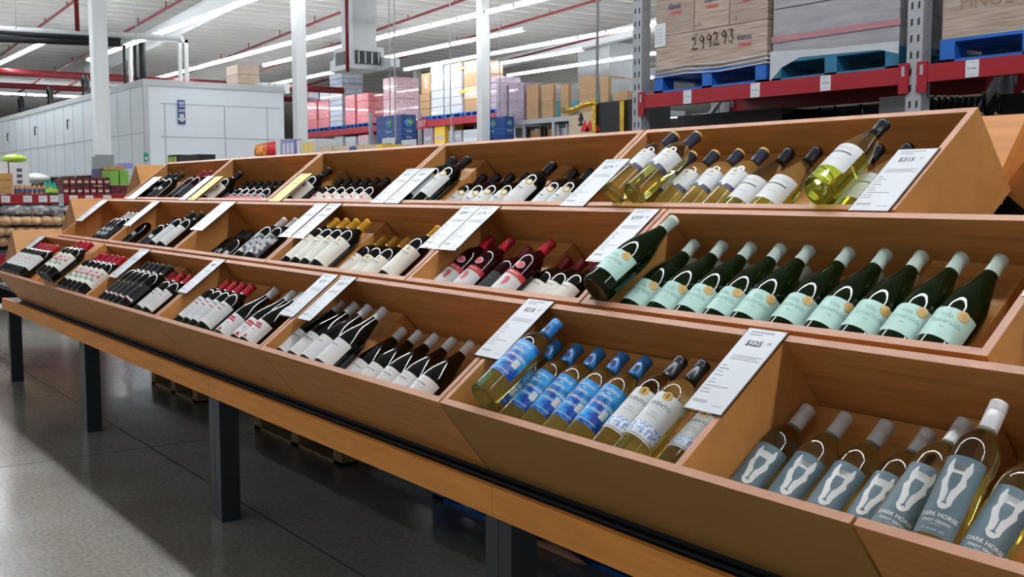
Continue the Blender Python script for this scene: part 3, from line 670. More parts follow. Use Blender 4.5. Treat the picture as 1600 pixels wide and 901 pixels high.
        TX('Casillero',.0135,.168,'lb_white',bold=.015); TX('del',.009,.158,'lb_white',bold=.01); TX('Diablo',.0135,.148,'lb_white',bold=.015)
        TX('& CARNAVAL',.0125,.126,'lb_cream',x=.004,bold=.02); TX('SAUVIGNON',.0105,.104,'lb_white',bold=.015)
        add_poly(g,[(-.03,.072),(.03,.072),(.03,.0735),(-.03,.0735)],'lb_white',fn,2)
        add_poly(g,[(.018,.094),(.034,.094),(.034,.118),(.018,.118)],'paper',cylfn(r2+.0004,0),1)
    elif ty=='vento':
        patch(g,r1,.052,.175,-1.3,1.3,'lb_white'); patch(g,r2,.062,.09,-1.3,1.3,'lb_scroll')
        patch(g,r2,.0555,.0572,-1.3,1.3,'lb_text')
        disc(g,r2+.0004,0,.168,.0115,'lb_gold'); add_text(g,'1',.017,'lb_black',lambda a,b:cylfn(r2+.0008,0)(a,b+.168),.03); add_text(g,'Nº',.006,'lb_black',lambda a,b:cylfn(r2+.0008,0)(a-.007,b+.168),.02)
        TX('EVENTO',.0135,.142,'lb_text',bold=.01); TX('ARGENTINA',.0045,.132,'inkgrey'); TX('WHITE',.005,.118,'lb_text'); TX('MALBEC',.0075,.110,'inkgrey',bold=.01)
        add_poly(g,[(.022,.092),(.036,.092),(.036,.116),(.022,.116)],'paper',cylfn(r2+.0004,0),1)
    elif ty in('mint','mintback'):
        patch(g,r1,.04,.118,-1.25,1.25,'lb_mint'); TX('Viña',.015,.097,'lb_mintink',x=-.004); TX('Esmeralda',.0155,.081,'lb_mintink',x=.001); TX('1978',.0045,.066,'lb_mintink')
    elif ty=='whitecap':
        patch(g,r1,.03,.128,-1.25,1.25,'lb_white'); disc(g,r2,.0,.117,.0035,'inkgrey'); TX('CANTO BLANCO',.006,.102,'lb_text'); TX('2020',.004,.093,'inkgrey')
        for i in range(2): add_poly(g,[(-.012,.05-.006*i),(.012,.05-.006*i),(.012,.051-.006*i),(-.012,.051-.006*i)],'inkgrey',fn)
    elif ty=='yellow':
        patch(g,r1,.03,.165,-1.3,1.3,'lb_cream'); add_poly(g,[(-.005,.145),(.005,.145),(.005,.158),(-.005,.158)],'lb_gold',fn); TX('LA MEMORIA',.0065,.132,'lb_text'); TX('reserva',.005,.122,'inkgrey'); TX('tinto',.004,.05,'inkgrey')
    elif ty=='whitered':
        patch(g,r1,.03,.125,-1.25,1.25,'lb_white'); TX('TINTO',.013,.105,'lb_red',bold=.03); TX('DE LA CASA',.009,.094,'lb_red',bold=.03); TX('ALTA',.006,.075,'lb_text'); add_poly(g,[(-.012,.034),(.012,.034),(0,.05)],'lb_red',fn)
    elif ty=='redfloral':
        patch(g,r1,.06,.172,-1.3,1.3,'lb_white'); disc(g,r2,0,.142,.012,'lb_floral'); add_poly(g,[(-.002,.115),(.002,.115),(.004,.132),(-.004,.132)],'lb_red',fn); TX('RESERVA',.007,.1,'lb_text'); TX('TINTO',.006,.08,'lb_text')
    elif ty=='redflower':
        patch(g,r1,.06,.172,-1.3,1.3,'lb_cream'); patch(g,r2,.11,.155,-.75,.75,'lb_floral'); patch(g,r2,.085,.11,-.75,.75,'lb_leaf')
    elif ty=='redwhite':
        patch(g,r1,.045,.165,-1.25,1.25,'lb_white'); TX('MONTES',.009,.148,'lb_text'); TX('seleccion',.006,.13,'lb_red')
        for i in range(5): add_poly(g,[(-.02,.11-.01*i),(.02,.11-.01*i),(.02,.112-.01*i),(-.02,.112-.01*i)],'inkgrey',fn,1)
    elif ty=='blackgold':
        patch(g,r1,.04,.15,-1.0,1.0,'lb_black'); patch(g,r2,.045,.055,-.9,.9,'lb_floral'); TX('NOIR',.008,.13,'lb_gold')
    elif ty=='goldseal':
        patch(g,r1,.045,.165,-1.25,1.25,'lb_white'); disc(g,r2+.0003,.012,.162,.0135,'lb_gold'); disc(g,r2+.0007,.012,.162,.0085,'lb_cream'); TX('LUCE',.010,.125,'lb_text'); TX('riserva',.006,.112,'inkgrey')
        add_poly(g,[(-.02,.07),(.02,.07),(.02,.0715),(-.02,.0715)],'inkgrey',fn,1)
    elif ty=='redorn':
        patch(g,r1,.05,.165,-1.25,1.25,'lb_cream'); disc(g,r2,.004,.142,.016,'lb_redorn'); TX('tinto',.006,.1,'lb_red')
        for i in range(3): add_poly(g,[(-.015,.085-.008*i),(.015,.085-.008*i),(.015,.086-.008*i),(-.015,.086-.008*i)],'inkgrey',fn,1)
    elif ty=='redgrey':
        patch(g,r1,.05,.165,-1.25,1.25,'lb_greypat'); patch(g,r2,.1,.14,-1.0,1.0,'lb_pink')
    elif ty=='redfoot':
        patch(g,r1,.03,.125,-1.2,1.2,'lb_white'); patch(g,r2,.112,.132,-1.2,1.2,'lb_red'); TX('MERLOT',.009,.122,'lb_cream',bold=.02) if False else add_text(g,'MERLOT',.009,'lb_cream',lambda a,b:cylfn(r2+.0004,0)(a,b+.122),.02)
        disc(g,r2,-.002,.156,.0145,'lb_cream'); disc(g,r2+.0004,-.002,.156,.0125,'lb_pink')
        add_poly(g,[(-.006,.068),(.002,.066),(.008,.08),(.009,.094),(.002,.103),(-.007,.1),(-.009,.09),(-.004,.086),(-.006,.078)],'lb_pink',fn)
        add_poly(g,[(.024,.035),(.038,.035),(.038,.065),(.024,.065)],'paper',cylfn(r2+.0004,0),1)
    elif ty=='redletter':
        patch(g,r1,.04,.165,-1.25,1.25,'lb_cream'); TX('ABLAS',.010,.15,'lb_text',bold=.01)
        for i in range(6): add_poly(g,[(-.018,.13-.01*i),(.016,.13-.01*i),(.016,.1308-.01*i),(-.018,.1308-.01*i)],'inkgrey',fn,1)
    elif ty=='pinecap':
        patch(g,r1,.098,.178,-1.25,1.25,'lb_white'); patch(g,r2,.096,.112,-1.25,1.25,'lb_navy'); disc(g,r2+.0003,0,.108,.006,'lb_cream'); TX('BLANCO',.007,.15,'inkgrey'); disc(g,r2,0,.165,.005,'lb_gold')
        add_poly(g,[(.018,.122),(.032,.122),(.032,.148),(.018,.148)],'paper',cylfn(r2+.0004,0),1)
    elif ty=='chateau':
        patch(g,r1,.055,.15,-.98,.98,'lb_white'); patch(g,r2,.112,.117,-.98,.98,'lb_text'); TX('CHATEAU',.0095,.131,'inkgrey',bold=.01); TX('IT',.009,.1,'lb_gold'); TX('blanc de blancs',.004,.085,'inkgrey')
        add_poly(g,[(.026,.095),(.042,.095),(.042,.125),(.026,.125)],'paper',cylfn(r2+.0004,0),1)
    elif ty=='greypattern': patch(g,r1,.04,.165,-1.25,1.25,'lb_greypat')
    elif ty=='silver': patch(g,r1,.04,.15,-1.0,1.0,'lb_black'); add_poly(g,[(-.012,.06),(.012,.06),(.012,.085),(-.012,.085)],'inkgrey',fn,1); add_poly(g,[(-.012,.1),(.012,.1),(.012,.125),(-.012,.125)],'inkgrey',fn,1)
    elif ty=='blackwhite': patch(g,r1,.03,.165,-1.25,1.25,'lb_white'); TX('TINTO',.008,.14,'lb_text')
    elif ty in('tagblack','plainblack'): patch(g,r1,.04,.14,-.95,.95,'lb_black'); add_poly(g,[(.006,.11),(.026,.11),(.026,.135),(.006,.135)],'paper',fn,1)
    elif ty in('redplain','redtop','redtopdark'): patch(g,r1,.04,.15,-1.1,1.1,'lb_white' if ty!='redtopdark' else 'lb_black'); TX('TINTO',.008,.12,'lb_text')
    g.build('front_label',t)
    if ty in('mint',):
        g=MB(); disc(g,r2+.0004,.024,.108,.0125,'lb_gold',24); disc(g,r2+.0008,.024,.108,.0095,'lb_cream',20); disc(g,r2+.0012,.024,.108,.0085,'lb_gold',20); o=g.build('gold_seal',t); o['label']='round gold award seal'
    t['has']=''; del t['has']
    return t
DESC={'redfloral':'red-capped bottle with red round emblem','redplain':'red-capped bottle lying low','redflower':'red-capped bottle with pink flower label','redwhite':'red-capped bottle with plain white label','redtop':'dark bottle with wine-red cap','whitered':'white-capped bottle with red lettering','whitecap':'white-capped dark bottle with plain white label','blue':'blue-capped bottle with blue wave label','vento':'black-capped bottle with blue scroll label','dark':'grey-label bottle with white horse emblem','plainblack':'black bottle with black cap','silver':'dark bottle with silver cap','blackwhite':'black-capped bottle with white label','tagblack':'plain black bottle with small tag','greypattern':'silver-capped bottle with grey pattern label','yellow':'yellow-capped bottle with cream label','redfoot':'red-capped bottle with red-banded label','redtopdark':'dark bottle with wine-red cap','redletter':'dark bottle with cream text label','mint':'green bottle with mint label','mintback':'shaded green bottle with mint cap','redorn':'black-capped bottle with red ornament label','redgrey':'black-capped bottle with red and grey label','goldseal':'black bottle with round gold seal','pinecap':'pale wine bottle with navy-banded label','chateau':'pale wine bottle with silver-grey label','blackgold':'all-black bottle with gold ring'}
proto={}
rb=random.Random(3)
for ty,Bp,a,gp,i,n in bottles:
    loc=gp.split(' in the ')[-1].replace('bottom tier','bottom').replace('middle tier','middle').replace('top tier','top') if ' in the ' in gp else None
    if n==1 and ' in the ' not in gp: lab=gp
    else:
        lvl='upper ' if gp.startswith('upper') else 'lower ' if gp.startswith('lower') else ''
        lab='%s, %s%s, %s'%(DESC[ty],(ordn(i,n)),(' of '+lvl.strip()+' row') if lvl else '',loc)
    if ty not in proto: t=make_bottle(ty); proto[ty]=t
    else: t=dup(proto[ty])
    t['label']=lab; t['group']=gp
    beta=math.radians(rb.uniform(8,30)); V_=Vv if abs(a.dot(Vv))<.9 else Uv
    nrm=(Vv*math.cos(beta)+Vector((1,0,0))*math.sin(beta)); nrm=(nrm-a*nrm.dot(a)).normalized()
    x=a.cross(nrm)
    s=BS
    t.matrix_world=Matrix(((x.x*s,-nrm.x*s,a.x*s,Bp.x),(x.y*s,-nrm.y*s,a.y*s,Bp.y),(x.z*s,-nrm.z*s,a.z*s,Bp.z),(0,0,0,1)))
#BACKGROUND
# ------------------------------------------------------------------ near pallet rack on the right
for n,c,k in [('carton','8e7766',dict(col2='a8978a',noise=.2,scale=5,stretch=(1,1,14),rough=.3,coat=.5,bump=.4)),('carton2','967f6c',dict(col2='b3a295',noise=.2,scale=4,stretch=(1,1,16),rough=.3,coat=.5,bump=.4)),
  ('carton_plain','ab865f',dict(noise=.1,scale=5)),('film_grey','a9a6aa',dict(col2='838085',noise=.3,contrast=(.15,.85),scale=4,stretch=(1,1,6),rough=.2,coat=.6,bump=.3)),
  ('print_blue','4b4a66',{}),('print_red','c0484e',{}),('marker','141416',{}),('film_red','d8434f',dict(col2='e7a7ad',noise=.3,contrast=(.15,.85),scale=5,stretch=(1,1,3),rough=.25,coat=.5,bump=.4)),
  ('film_blue','8096bd',dict(col2='d3dae6',noise=.3,contrast=(.15,.85),scale=6,rough=.25,coat=.5,bump=.4)),('film_white','c2c5c9',dict(col2='adb1b7',noise=.3,contrast=(.15,.85),scale=5,stretch=(1,1,4),rough=.25,coat=.5,bump=.4)),
  ('film_pink','f0d6dc',dict(col2='a86a78',noise=.3,contrast=(.15,.85),scale=14,rough=.25,coat=.5,bump=.3)),('film_candy','e087ad',dict(col2='e3cf62',noise=.3,contrast=(.15,.85),scale=3,rough=.25,coat=.5)),
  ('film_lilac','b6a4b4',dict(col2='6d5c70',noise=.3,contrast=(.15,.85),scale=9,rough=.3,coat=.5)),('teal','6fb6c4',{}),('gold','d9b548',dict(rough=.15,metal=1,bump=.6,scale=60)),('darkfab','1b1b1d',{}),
  ('yellowbox','dcb13a',{}),('board','cdb9a0',{}),('signblue','173f86',dict(rough=.35)),('signnavy','2a4a86',dict(rough=.35)),('signgreen','57b03a',{}),('signcyan','2a9ad8',{}),('brightred','d42430',{}),
  ('jar','c98a4e',{}),('jarlid','3c4f8a',{}),('tray','b98a50',{}),('lime','b9d94a',dict(rough=.3)),('greenbox','79b04a',{}),('bread','d9a468',dict(col2='f0d3a8',noise=.3,scale=14,rough=.4)),
  ('film_bandred','a8767c',dict(rough=.3)),('inkbrown','8d735f',{}),('bag','c9ccd0',dict(col2='6d7076',noise=.3,scale=18,rough=.2,bump=.6)),('lilac','8f86c0',{}),('packdark','2a1c1e',dict(col2='8a2a30',noise=.3,scale=30)),('yellowbag','e8c33a',dict(rough=.3,bump=.5,scale=30)),('redbag','c8202c',dict(col2='e8b040',noise=.3,scale=18,rough=.3))]:
    M[n]=mat('m_'+n,c,**k)
RY=6.0
bz=onY(1071,141,RY).z; bz0=onY(1071,163,RY).z
UX=[onY(995,160,RY).x, onY(1428,110,RY).x]; UX=[UX[0]]+[UX[1]]+[2*UX[1]-UX[0],3*UX[1]-2*UX[0]]
print('RACK',bz,bz0,UX)
def upright(x,y,z1,label,w=.11,parent=None,depth=.09,slots=True):
    t=thing('rack_upright',label,'rack upright',(x,y,0),group='grey rack uprights')
    g=MB(); g.box(-w/2,w/2,0,depth,0,z1,'galv')
    if slots:
        z=.4
        while z<z1-.1:
            for s_ in(-1,1): g.prism([(s_*.024-.007,z),(s_*.024+.007,z+.008),(s_*.024+.007,z+.05),(s_*.024-.007,z+.042)],'y',-.0015,.001,'black')
            g.box(w/2-.0005,w/2+.001,.04,.048,z+.03,z+.038,'black'); z+=.1
    g.build('front_post',t)
    g=MB(); g.box(-w/2,w/2,1.0,1.0+depth,0,z1,'galv'); g.build('rear_post',t)
    g=MB(); z=.3; k=0
    while z+1<z1:
        g.prism([(depth,z if k%2 else z+1),(1.0,z+1 if k%2 else z),(1.0,z+1.05 if k%2 else z+.05),(depth,z+.05 if k%2 else z+1.05)],'x',-.02,.02,'galv'); z+=1; k+=1
    g.build('brace',t); return t
for i,x in enumerate(UX[:3]): upright(x,RY,4.2,['grey slotted rack upright left of the handwritten-number cartons','grey slotted rack upright between the two red beams','grey slotted rack upright outside the right edge'][i])
def beam(x0,x1,y,za,zb,label,tags=(),group='red rack beams'):
    t=thing('rack_beam',label,'rack beam',group=group)
    g=MB(); g.box(x0+.055,x1-.055,y-.012,y+.05,za,zb,'redbeam'); g.build('beam',t)
    for sx in (x0+.03,x1-.1):
        g=MB(); g.box(sx,sx+.07,y-.016,y-.002,za-.06,zb+.02,'redbeam'); g.box(sx+.025,sx+.045,y-.02,y-.016,zb-.06,zb,'galv'); g.build('end_plate',t)
    for X in tags:
        g=MB(); h=.1; g.box(X,X+.085,y-.016,y-.0125,(za+zb)/2-h/2,(za+zb)/2+h/2,'paper')
        fn=lambda a,b:(X+.0425+a,y-.0175,(za+zb)/2+b)
        add_text(g,'$179.00',.018,'ink',lambda a,b:Vector(fn(a,b))); 
        for yy in(-.035,.035): add_poly(g,[(-.035,yy),(.02,yy),(.02,yy+.004),(-.035,yy+.004)],'inkgrey',lambda a,b:Vector(fn(a,b)))
        g.build('price_tag',t)
    return t
tg=[onY(x,y,RY).x for x,y in((1070,153),(1175,142),(1284,131))]
beam(UX[0],UX[1],RY,bz0,bz,'long red rack beam with three white price tags',tg)
beam(UX[1],UX[2],RY,bz0,bz,'red rack beam at the upper right corner',[onY(1511,108,RY).x])
for i in (0,1):
    b_=beam(UX[i],UX[i+1],RY+1.04,bz0,bz,'rear red rack beam behind the '+('long front beam' if i==0 else 'right front beam'))
t=thing('rack_deck','dark lower rack shelf with shade filler under the long red beam','shelf'); g=MB(); g.box(UX[0]+.06,UX[2]-.06,RY+.06,RY+1.0,1.50,1.56,'darkfab'); g.build('shelf_board',t)
g=MB(); g.box(UX[0]+.06,UX[2]-.06,RY+.98,RY+.995,0,bz0-.02,'darkfab'); g.build('shade_backing',t); g=MB(); g.box(UX[0]+.08,UX[2]-.08,RY+.1,RY+.9,0,1.5,'darkfab'); g.build('shade_block',t)  # black backing and block: shade under the beam put into the colour
g=MB(); g.box(UX[0]+.1,UX[0]+1.2,RY+.35,RY+.95,1.562,bz0-.05,'darkfab'); tag(g.build('shade_box'),'dark box added as shade under the left end of the long red beam','carton')  # made-up dark box, fills the bright gap under the beam with shade
# dark bottles and boxes on the shelf under the beam
g0=None
for i,(px,py) in enumerate([(1250,172),(1262,171),(1281,168),(1306,165),(1345,163)]):
    p=onY(px,py,RY+.3+.05*(i%2)); g=MB(); g.lathe([(0,1.562),(.03,1.562),(.03,1.72),(.012,1.78),(.012,p.z),(0,p.z)],'glass_dark',10,T=Matrix.Translation((p.x,p.y,0)))
    tag(g.build('dark_bottle'),'dark bottle on the rack shelf, %s group left of the upright'%ordn(i,5),'bottle','dark bottles under the long red beam')
for i,px in enumerate([1456,1467,1476,1486,1495,1506,1515,1525,1538,1560]):
    p=onY(px,(149 if i<8 else 143),RY+.35); g=MB(); T=Matrix.Translation((p.x,p.y,0))
    g.lathe([(0,1.562),(.032,1.562),(.032,p.z-.13),(.013,p.z-.07),(.013,p.z-.008)],'glass_dark',10,T=T); g.lathe([(.0145,p.z-.008),(.0145,p.z),(0,p.z)],'lb_gold',10,T=T)
    tag(g.build('capped_bottle'),'dark gold-topped bottle, %s behind the top right bin'%ordn(i,10),'bottle','gold-topped bottles under the right beam')
p=onY(1374,152,RY+.3); q=onY(1415,170,RY+.3); g=MB(); g.box(p.x,q.x,RY+.3,RY+.6,1.562,p.z,'film_grey'); tag(g.build('wrapped_box'),'grey wrapped box on the dark shelf left of the upright','box')
def load_pallet(x0,x1,y0,y1,z0,z1,m,label,cat='pallet load',layers=3,colsn=3,pal='bluep',group=None,deck=.14,film=False):
    t=thing('pallet_load',label,cat,((x0+x1)/2,y0,z0),group=group); ox,oy,oz=(x0+x1)/2,y0,z0
    pt=pallet(x0-ox,x1-ox,0,y1-y0,0.001,pal,'',h=deck,parent=t)
    h=(z1-z0-deck)/layers; rr=random.Random(int(abs(x0*100)))
    for l in range(layers):
        for c_ in range(colsn):
            wd=(x1-x0)/colsn; e=.006; j=rr.uniform(-.01,.01)
            g=MB(); g.box(x0-ox+c_*wd+e/2,x0-ox+(c_+1)*wd-e/2,.01+j,y1-y0-.01,deck+.006+l*h,deck+(l+1)*h-.006,m[l%len(m)] if isinstance(m,(list,tuple)) else m); g.build('carton_block',t)
    return t
DK=.14
def printed(t,lines): pass
# pallet with the handwritten number
A=onY(1022,124,RY+.03); B=onY(1197,100,RY+.03); x0,x1=A.x,B.x; ztop=4.0
t=thing('pallet_load','film-wrapped brown cartons with handwritten number on a blue pallet','pallet load',(x0,RY+.03,bz+.002))
pallet(0,x1-x0,0,1.0,0.001,'bluep','',h=DK,parent=t)
W_=x1-x0; hh=.33; nb=3
z=DK
for l in range(4):
    nc=1 if l==0 else 3 if l==1 else 2
    hl=.30 if l==0 else .33
    for c_ in range(nc):
        a=W_*c_/nc; b_=W_*(c_+1)/nc
        if l==1: a,b_=[0,.37*W_,.68*W_][c_],[.37*W_,.68*W_,W_][c_]
        g=MB(); g.box(a+.004,b_-.004,.012,.98,z+.002,z+hl-.002,'carton' if (l+c_)%2 else 'carton2')
        fn=lambda x,y,a=a,b_=b_,z=z,hl=hl: Vector(((a+b_)/2+x,.0095,z+hl/2+y))
        if l>0 or True:
            off=.0 if l else .36
            add_text(g,'blanca',.062,'print_blue',lambda x,y:fn(x+off,y+.05),.02,sx=.9); add_text(g,'nieves',.055,'print_red',lambda x,y:fn(x+off+.01,y+.0),.02,sx=.9)
            for (ex,ey) in((-.13,-.12),(-.13,.12)):
                n_=12; add_poly(g,[(ex+.022*math.cos(2*PI*i/n_),ey+.012*math.sin(2*PI*i/n_)) for i in range(n_)],'print_blue',fn); add_poly(g,[(ex+.017*math.cos(2*PI*i/n_),ey+.008*math.sin(2*PI*i/n_)) for i in range(n_)],'carton',lambda x,y:fn(x,y)-Vector((0,.0012,0)))
        if l==0:
            strokes={'2':[(-.4,.3),(-.2,.5),(.1,.4),(.1,.1),(-.4,-.4),(.4,-.4)],'9':[(.3,.25),(0,.5),(-.3,.2),(0,0),(.3,.25),(.2,-.5)],'3':[(-.3,.45),(.2,.4),(-.05,.05),(.3,-.2),(0,-.5),(-.35,-.35)]}
            for i_,ch in enumerate('299293'):
                pts=[(fn(-.14+.075*i_+px*.07,.055+py*.1+.004*i_)-Vector((0,.004,0))) for px,py in strokes[ch]]; g.tube(pts,.0045,'marker',5)
        g.build('carton',t)
    z+=hl
g=MB(); g.box(.0,.12,.004,.011,DK+.22,DK+.4,'paper'); 
for i_ in range(5): g.box(.015,.09,.0025,.004,DK+.25+.025*i_,DK+.256+.025*i_,'inkgrey')
g.build('shipping_label',t)
g=MB(); 
for i_ in range(3):
    z_=DK-.02+.03*i_; g.tube([(-.006,-.004,z_),(W_*.3,-.005,z_+.012),(W_*.6,-.004,z_-.006),(W_+.006,-.004,z_+.015),(W_+.006,.9,z_+.01)],.006,'film_white',5)
g.build('film_band',t)
# grey wrapped load
A=onY(1203,120,RY+.05); B=onY(1404,100,RY+.05)
t=thing('pallet_load','grey film-wrapped load with faint red bands on a blue pallet','pallet load',(A.x,RY+.05,bz+.002)); W_=B.x-A.x
M['tealblue']=mat('faded_blue_pallet','22708f',.55,noise=.3,scale=6)
pallet(0,W_,0,1.0,.001,'tealblue','',h=DK,parent=t)
for l in range(4):
    g=MB(); v=g.box(.01,W_-.01,.015,.98,DK+.002+.36*l,DK+.36*(l+1)-.004,'film_grey'); 
    g.box(.0,W_-.0,.008,.015,DK+.13+.36*l,DK+.17+.36*l,'film_bandred')
    g.build('wrapped_layer',t)
g=MB(); g.prism([(0,.0),(0,DK+.07),(W_*.5,DK+.04),(W_,DK+.03),(W_,DK-.05),(W_*.86,DK-.01),(W_*.25,DK+.005),(W_*.1,DK-.05)],'y',-.002,.006,'film_white'); g.build('loose_film',t)
# right load
A=onY(1468,95,RY+.04); B=onY(1468,95,RY+.04)
t=thing('pallet_load','film-wrapped cartons on a bright blue pallet at the upper right corner','pallet load',(A.x,RY+.04,bz+.002)); W_=1.15
pallet(0,W_,0,1.0,.001,'bluep','',h=DK,parent=t)
for l in range(4):
    for c_ in range(2):
        a=W_/2*c_; g=MB(); g.box(a+.004,a+W_/2-.004,.012,.98,DK+.002+.34*l,DK+.34*(l+1)-.002,'carton' if (l+c_)%2 else 'carton2')
        add_text(g,'PINOL',.12,'inkbrown' if 'inkbrown' in M else 'carton',lambda x,y:Vector((a+W_/4+x,.0095,DK+.2+.34*l+y)),.01); g.build('carton',t)
# ------------------------------------------------------------------ far rack behind the display
FY=21.3
z1=onY(520,203,FY).z; zb0=onY(520,212,FY).z
def fx(px,py=190): return onY(px,py,FY).x
def fz(px,py): return onY(px,py,FY).z
xs=[fx(p) for p in (372,471.5,580,705,800,905,1010)]
for i in range(1,6):
    upright(xs[i],FY,z1+.05,'far grey rack upright, %s behind the display'%ordn(i-1,5),w=.14,slots=False)
for i in range(1,5):
    t=beam(xs[i],xs[i+1],FY,zb0,z1,'far red rack beam, %s behind the display'%ordn(i-1,4),group='far red rack beams')
    beam(xs[i],xs[i+1],FY+1.0,zb0,z1,'rear far red rack beam, %s behind the display'%ordn(i-1,4),group='far red rack beams')
LO=[(478,494,157,'film_red','red film-wrapped pallet just right of the second column',3),(496.5,513.5,155,'film_red','red film-wrapped pallet left of the blue and white tower',3),
(514.5,534,113,'film_blue','tall blue and white wrapped tower on the far rack',5),(538.5,554,147,'film_red','narrow red wrapped pallet right of the blue tower',2),
(557,575,144,'film_red','broad pale red wrapped pallet beside the pink tower',4),(598,619,119,'film_pink','tall pink and white wrapped tower above the sign numbered 19',4),
(655,671,145,'carton_plain','brown carton pallet right of the pink tower',3),(672.5,692,100,'film_white','tall white carton tower, left one',6),
(693.5,721,96,'film_white','tall white carton tower, right one with yellow stickers',6),(724.5,748,92,'film_candy','tall pink and yellow wrapped tower behind the third column',4),
(751,775,118,'film_lilac','mixed lilac wrapped pallet right of the third column',5)]
for a,b_,top,mm,lab,nl in LO:
    xa=fx(a); xb=fx(b_); zt=fz(b_,top)
    layers=['film_blue','film_white'] if mm=='film_blue' else [mm]
    if mm=='film_blue': nl=10
    if mm=='film_candy': layers=['carton_plain','film_candy','carton_plain','film_candy']
    load_pallet(xa,xb-.03,FY+.03,FY+1.05,z1+.003,zt,layers,lab,layers=nl,colsn=1,group=None)
for a,b_,bot,top,mm,lab in [(479,496,157,140,'film_lilac','purple and white bundle on the leftmost red pallet'),(497.5,513.5,155,134,'film_white','white patterned bundle on the second red pallet'),(656,671,145,113,'carton_plain','brown cartons with white panel on the brown pallet')]:
    xa,xb=fx(a)+.02,fx(b_)-.05; g=MB(); g.box(xa,xb,FY+.08,FY+1,fz(b_,bot)+.01,fz(b_,top),mm); 
    if mm=='carton_plain': g.box(xa+.25,xb-.25,FY+.075,FY+.08,fz(b_,bot)+.2,fz(b_,top)-.15,'film_white')
    tag(g.build('stacked_bundle'),lab,'bundle')
# yellow stickers
for py in(107,144):
    p=fx(716); g=MB(); g.box(p,p+.5,FY+.02,FY+.028,fz(716,py+2),fz(716,py-2),'yellowbox'); tag(g.build('sticker'),'yellow sticker on the right white tower, %s one'%('upper' if py<120 else 'lower'),'sticker')
# lower shelf goods of the far rack
z2=onY(600,230,FY).z
t=thing('rack_deck','lower shelf of the far rack behind the display','shelf'); g=MB(); g.box(xs[1],xs[5],FY+.0,FY+1,z2-.1,z2,'galv'); g.build('shelf_board',t)
g=MB(); g.box(xs[1],xs[5],FY+1.1,FY+1.15,0,z1-.2,'darkfab'); g.build('back_panel',t)
for i,(a,b_,top,mm,lab) in enumerate([(486,500,216,'film_pink','pink wrapped bundle'),(502,516,216,'film_pink','second pink wrapped bundle'),(518,532,212,'film_white','white wrapped bundle'),(536,552,213,'film_white','wide white wrapped bundle'),(556,572,210,'film_pink','pale bundle'),
    (658,673,194,'film_lilac','grey tall carton'),(675,692,192,'yellowbox','yellow carton'),(697,718,203,'film_grey','grey carton'),(720,744,201,'film_white','pale mixed carton')]):
    xa,xb=fx(a),fx(b_)-.03; g=MB(); g.box(xa,xb,FY+.1,FY+.9,z2+.001,fz(b_,top),mm); g.box(xa+.1,xb-.1,FY+.095,FY+.1,z2+.15,z2+.3,'inkgrey'); tag(g.build('shelf_goods'),lab+' on the low shelf of the far rack','bundle')
# aisle number signs
def cube_sign(pa,pb,pc,ytop,ybot,Y,n1,n2,l1,l2,lab):
    A=onY(pa,ytop,Y); B=onY(pb,ytop,Y); wd=B.x-A.x; zt=A.z; zb=onY(pa,ybot,Y).z
    # depth from the side face
    Cp=onX(pc,ytop,B.x); dp=Cp.y-Y
    t=thing('aisle_sign',lab,'sign',(A.x,Y,zb)); H_=zt-zb
    g=MB(); g.box(0,wd,0,dp,0,H_,'signblue',faces=dict(xp='signnavy')); g.build('sign_box',t)
    g=MB(); g.tube([(.05,dp*.9,H_),(.05,dp*.9,ZR(A.x)-.3-zb)],.015,'galv'); g.build('hanger',t)
    for face,txt,ln in(('f',n1,l1),('s',n2,l2)):
        W_=wd if face=='f' else dp
        fn=(lambda x,y,W_=W_:Vector((W_/2+x,-.004,H_*.75+y))) if face=='f' else (lambda x,y,W_=W_:Vector((wd+.004,W_/2+x,H_*.75+y)))
        off=(lambda v,k:v+Vector((0,-.003*k,0))) if face=='f' else (lambda v,k:v+Vector((.003*k,0,0)))
        g=MB(); s_=min(W_*.3,H_*.19)
        add_poly(g,[(-s_*1.15,0),(-s_*.1,s_),(-s_*.1,s_*.6),(-s_*.6,0),(-s_*.1,-s_*.6),(-s_*.1,-s_)],'signcyan',fn)
        add_poly(g,[(s_*1.15,0),(s_*.1,-s_),(s_*.1,-s_*.6),(s_*.6,0),(s_*.1,s_*.6),(s_*.1,s_)],'signgreen',fn)
        add_text(g,txt,s_*.85,'paper',lambda x,y:off(fn(x,y),1),.03)
        for i_,w_ in enumerate(ln): add_text(g,w_,H_*.11,'paper',lambda x,y:off(fn(x,y-H_*(.3+.2*i_)),1),.02,sx=.9)
        for yy in(-.22,-.4): add_poly(g,[(-W_*.5,H_*yy),(W_*.5,H_*yy),(W_*.5,H_*(yy-.012)),(-W_*.5,H_*(yy-.012))],'signcyan',fn)
        g.build('sign_lettering',t)
    return t,wd,dp,H_,A,zb
cube_sign(588,627,650,183,228,14.5,'19','20',['Mayonesa','Catsup'],['Chiles','Salsas'],'blue aisle sign numbered 19 and 20 below the pink tower')
cube_sign(752,789,803,185,224,16.5,'21','22',['Atún'],['Pastas'],'blue aisle sign partly behind the third white column')
p=onY(598,217,14.3); q=onY(617,226,14.3); 
for i,(a,b_,c_,d_) in enumerate([(597,617,216,227),(627,650,219,228)]):
    p=onY(a,c_,14.48); q=onY(b_,d_,14.48); g=MB(); g.box(p.x,q.x,14.485,14.499,q.z-.6,p.z,'paper'); add_text(g,'$209.90',.11,'ink',lambda x,y:Vector(((p.x+q.x)/2+x,14.48,p.z-.18+y)),.01)
    tag(g.build('price_board'),['white price board below the sign numbered 19','pale price board below the sign numbered 20'][i],'sign')
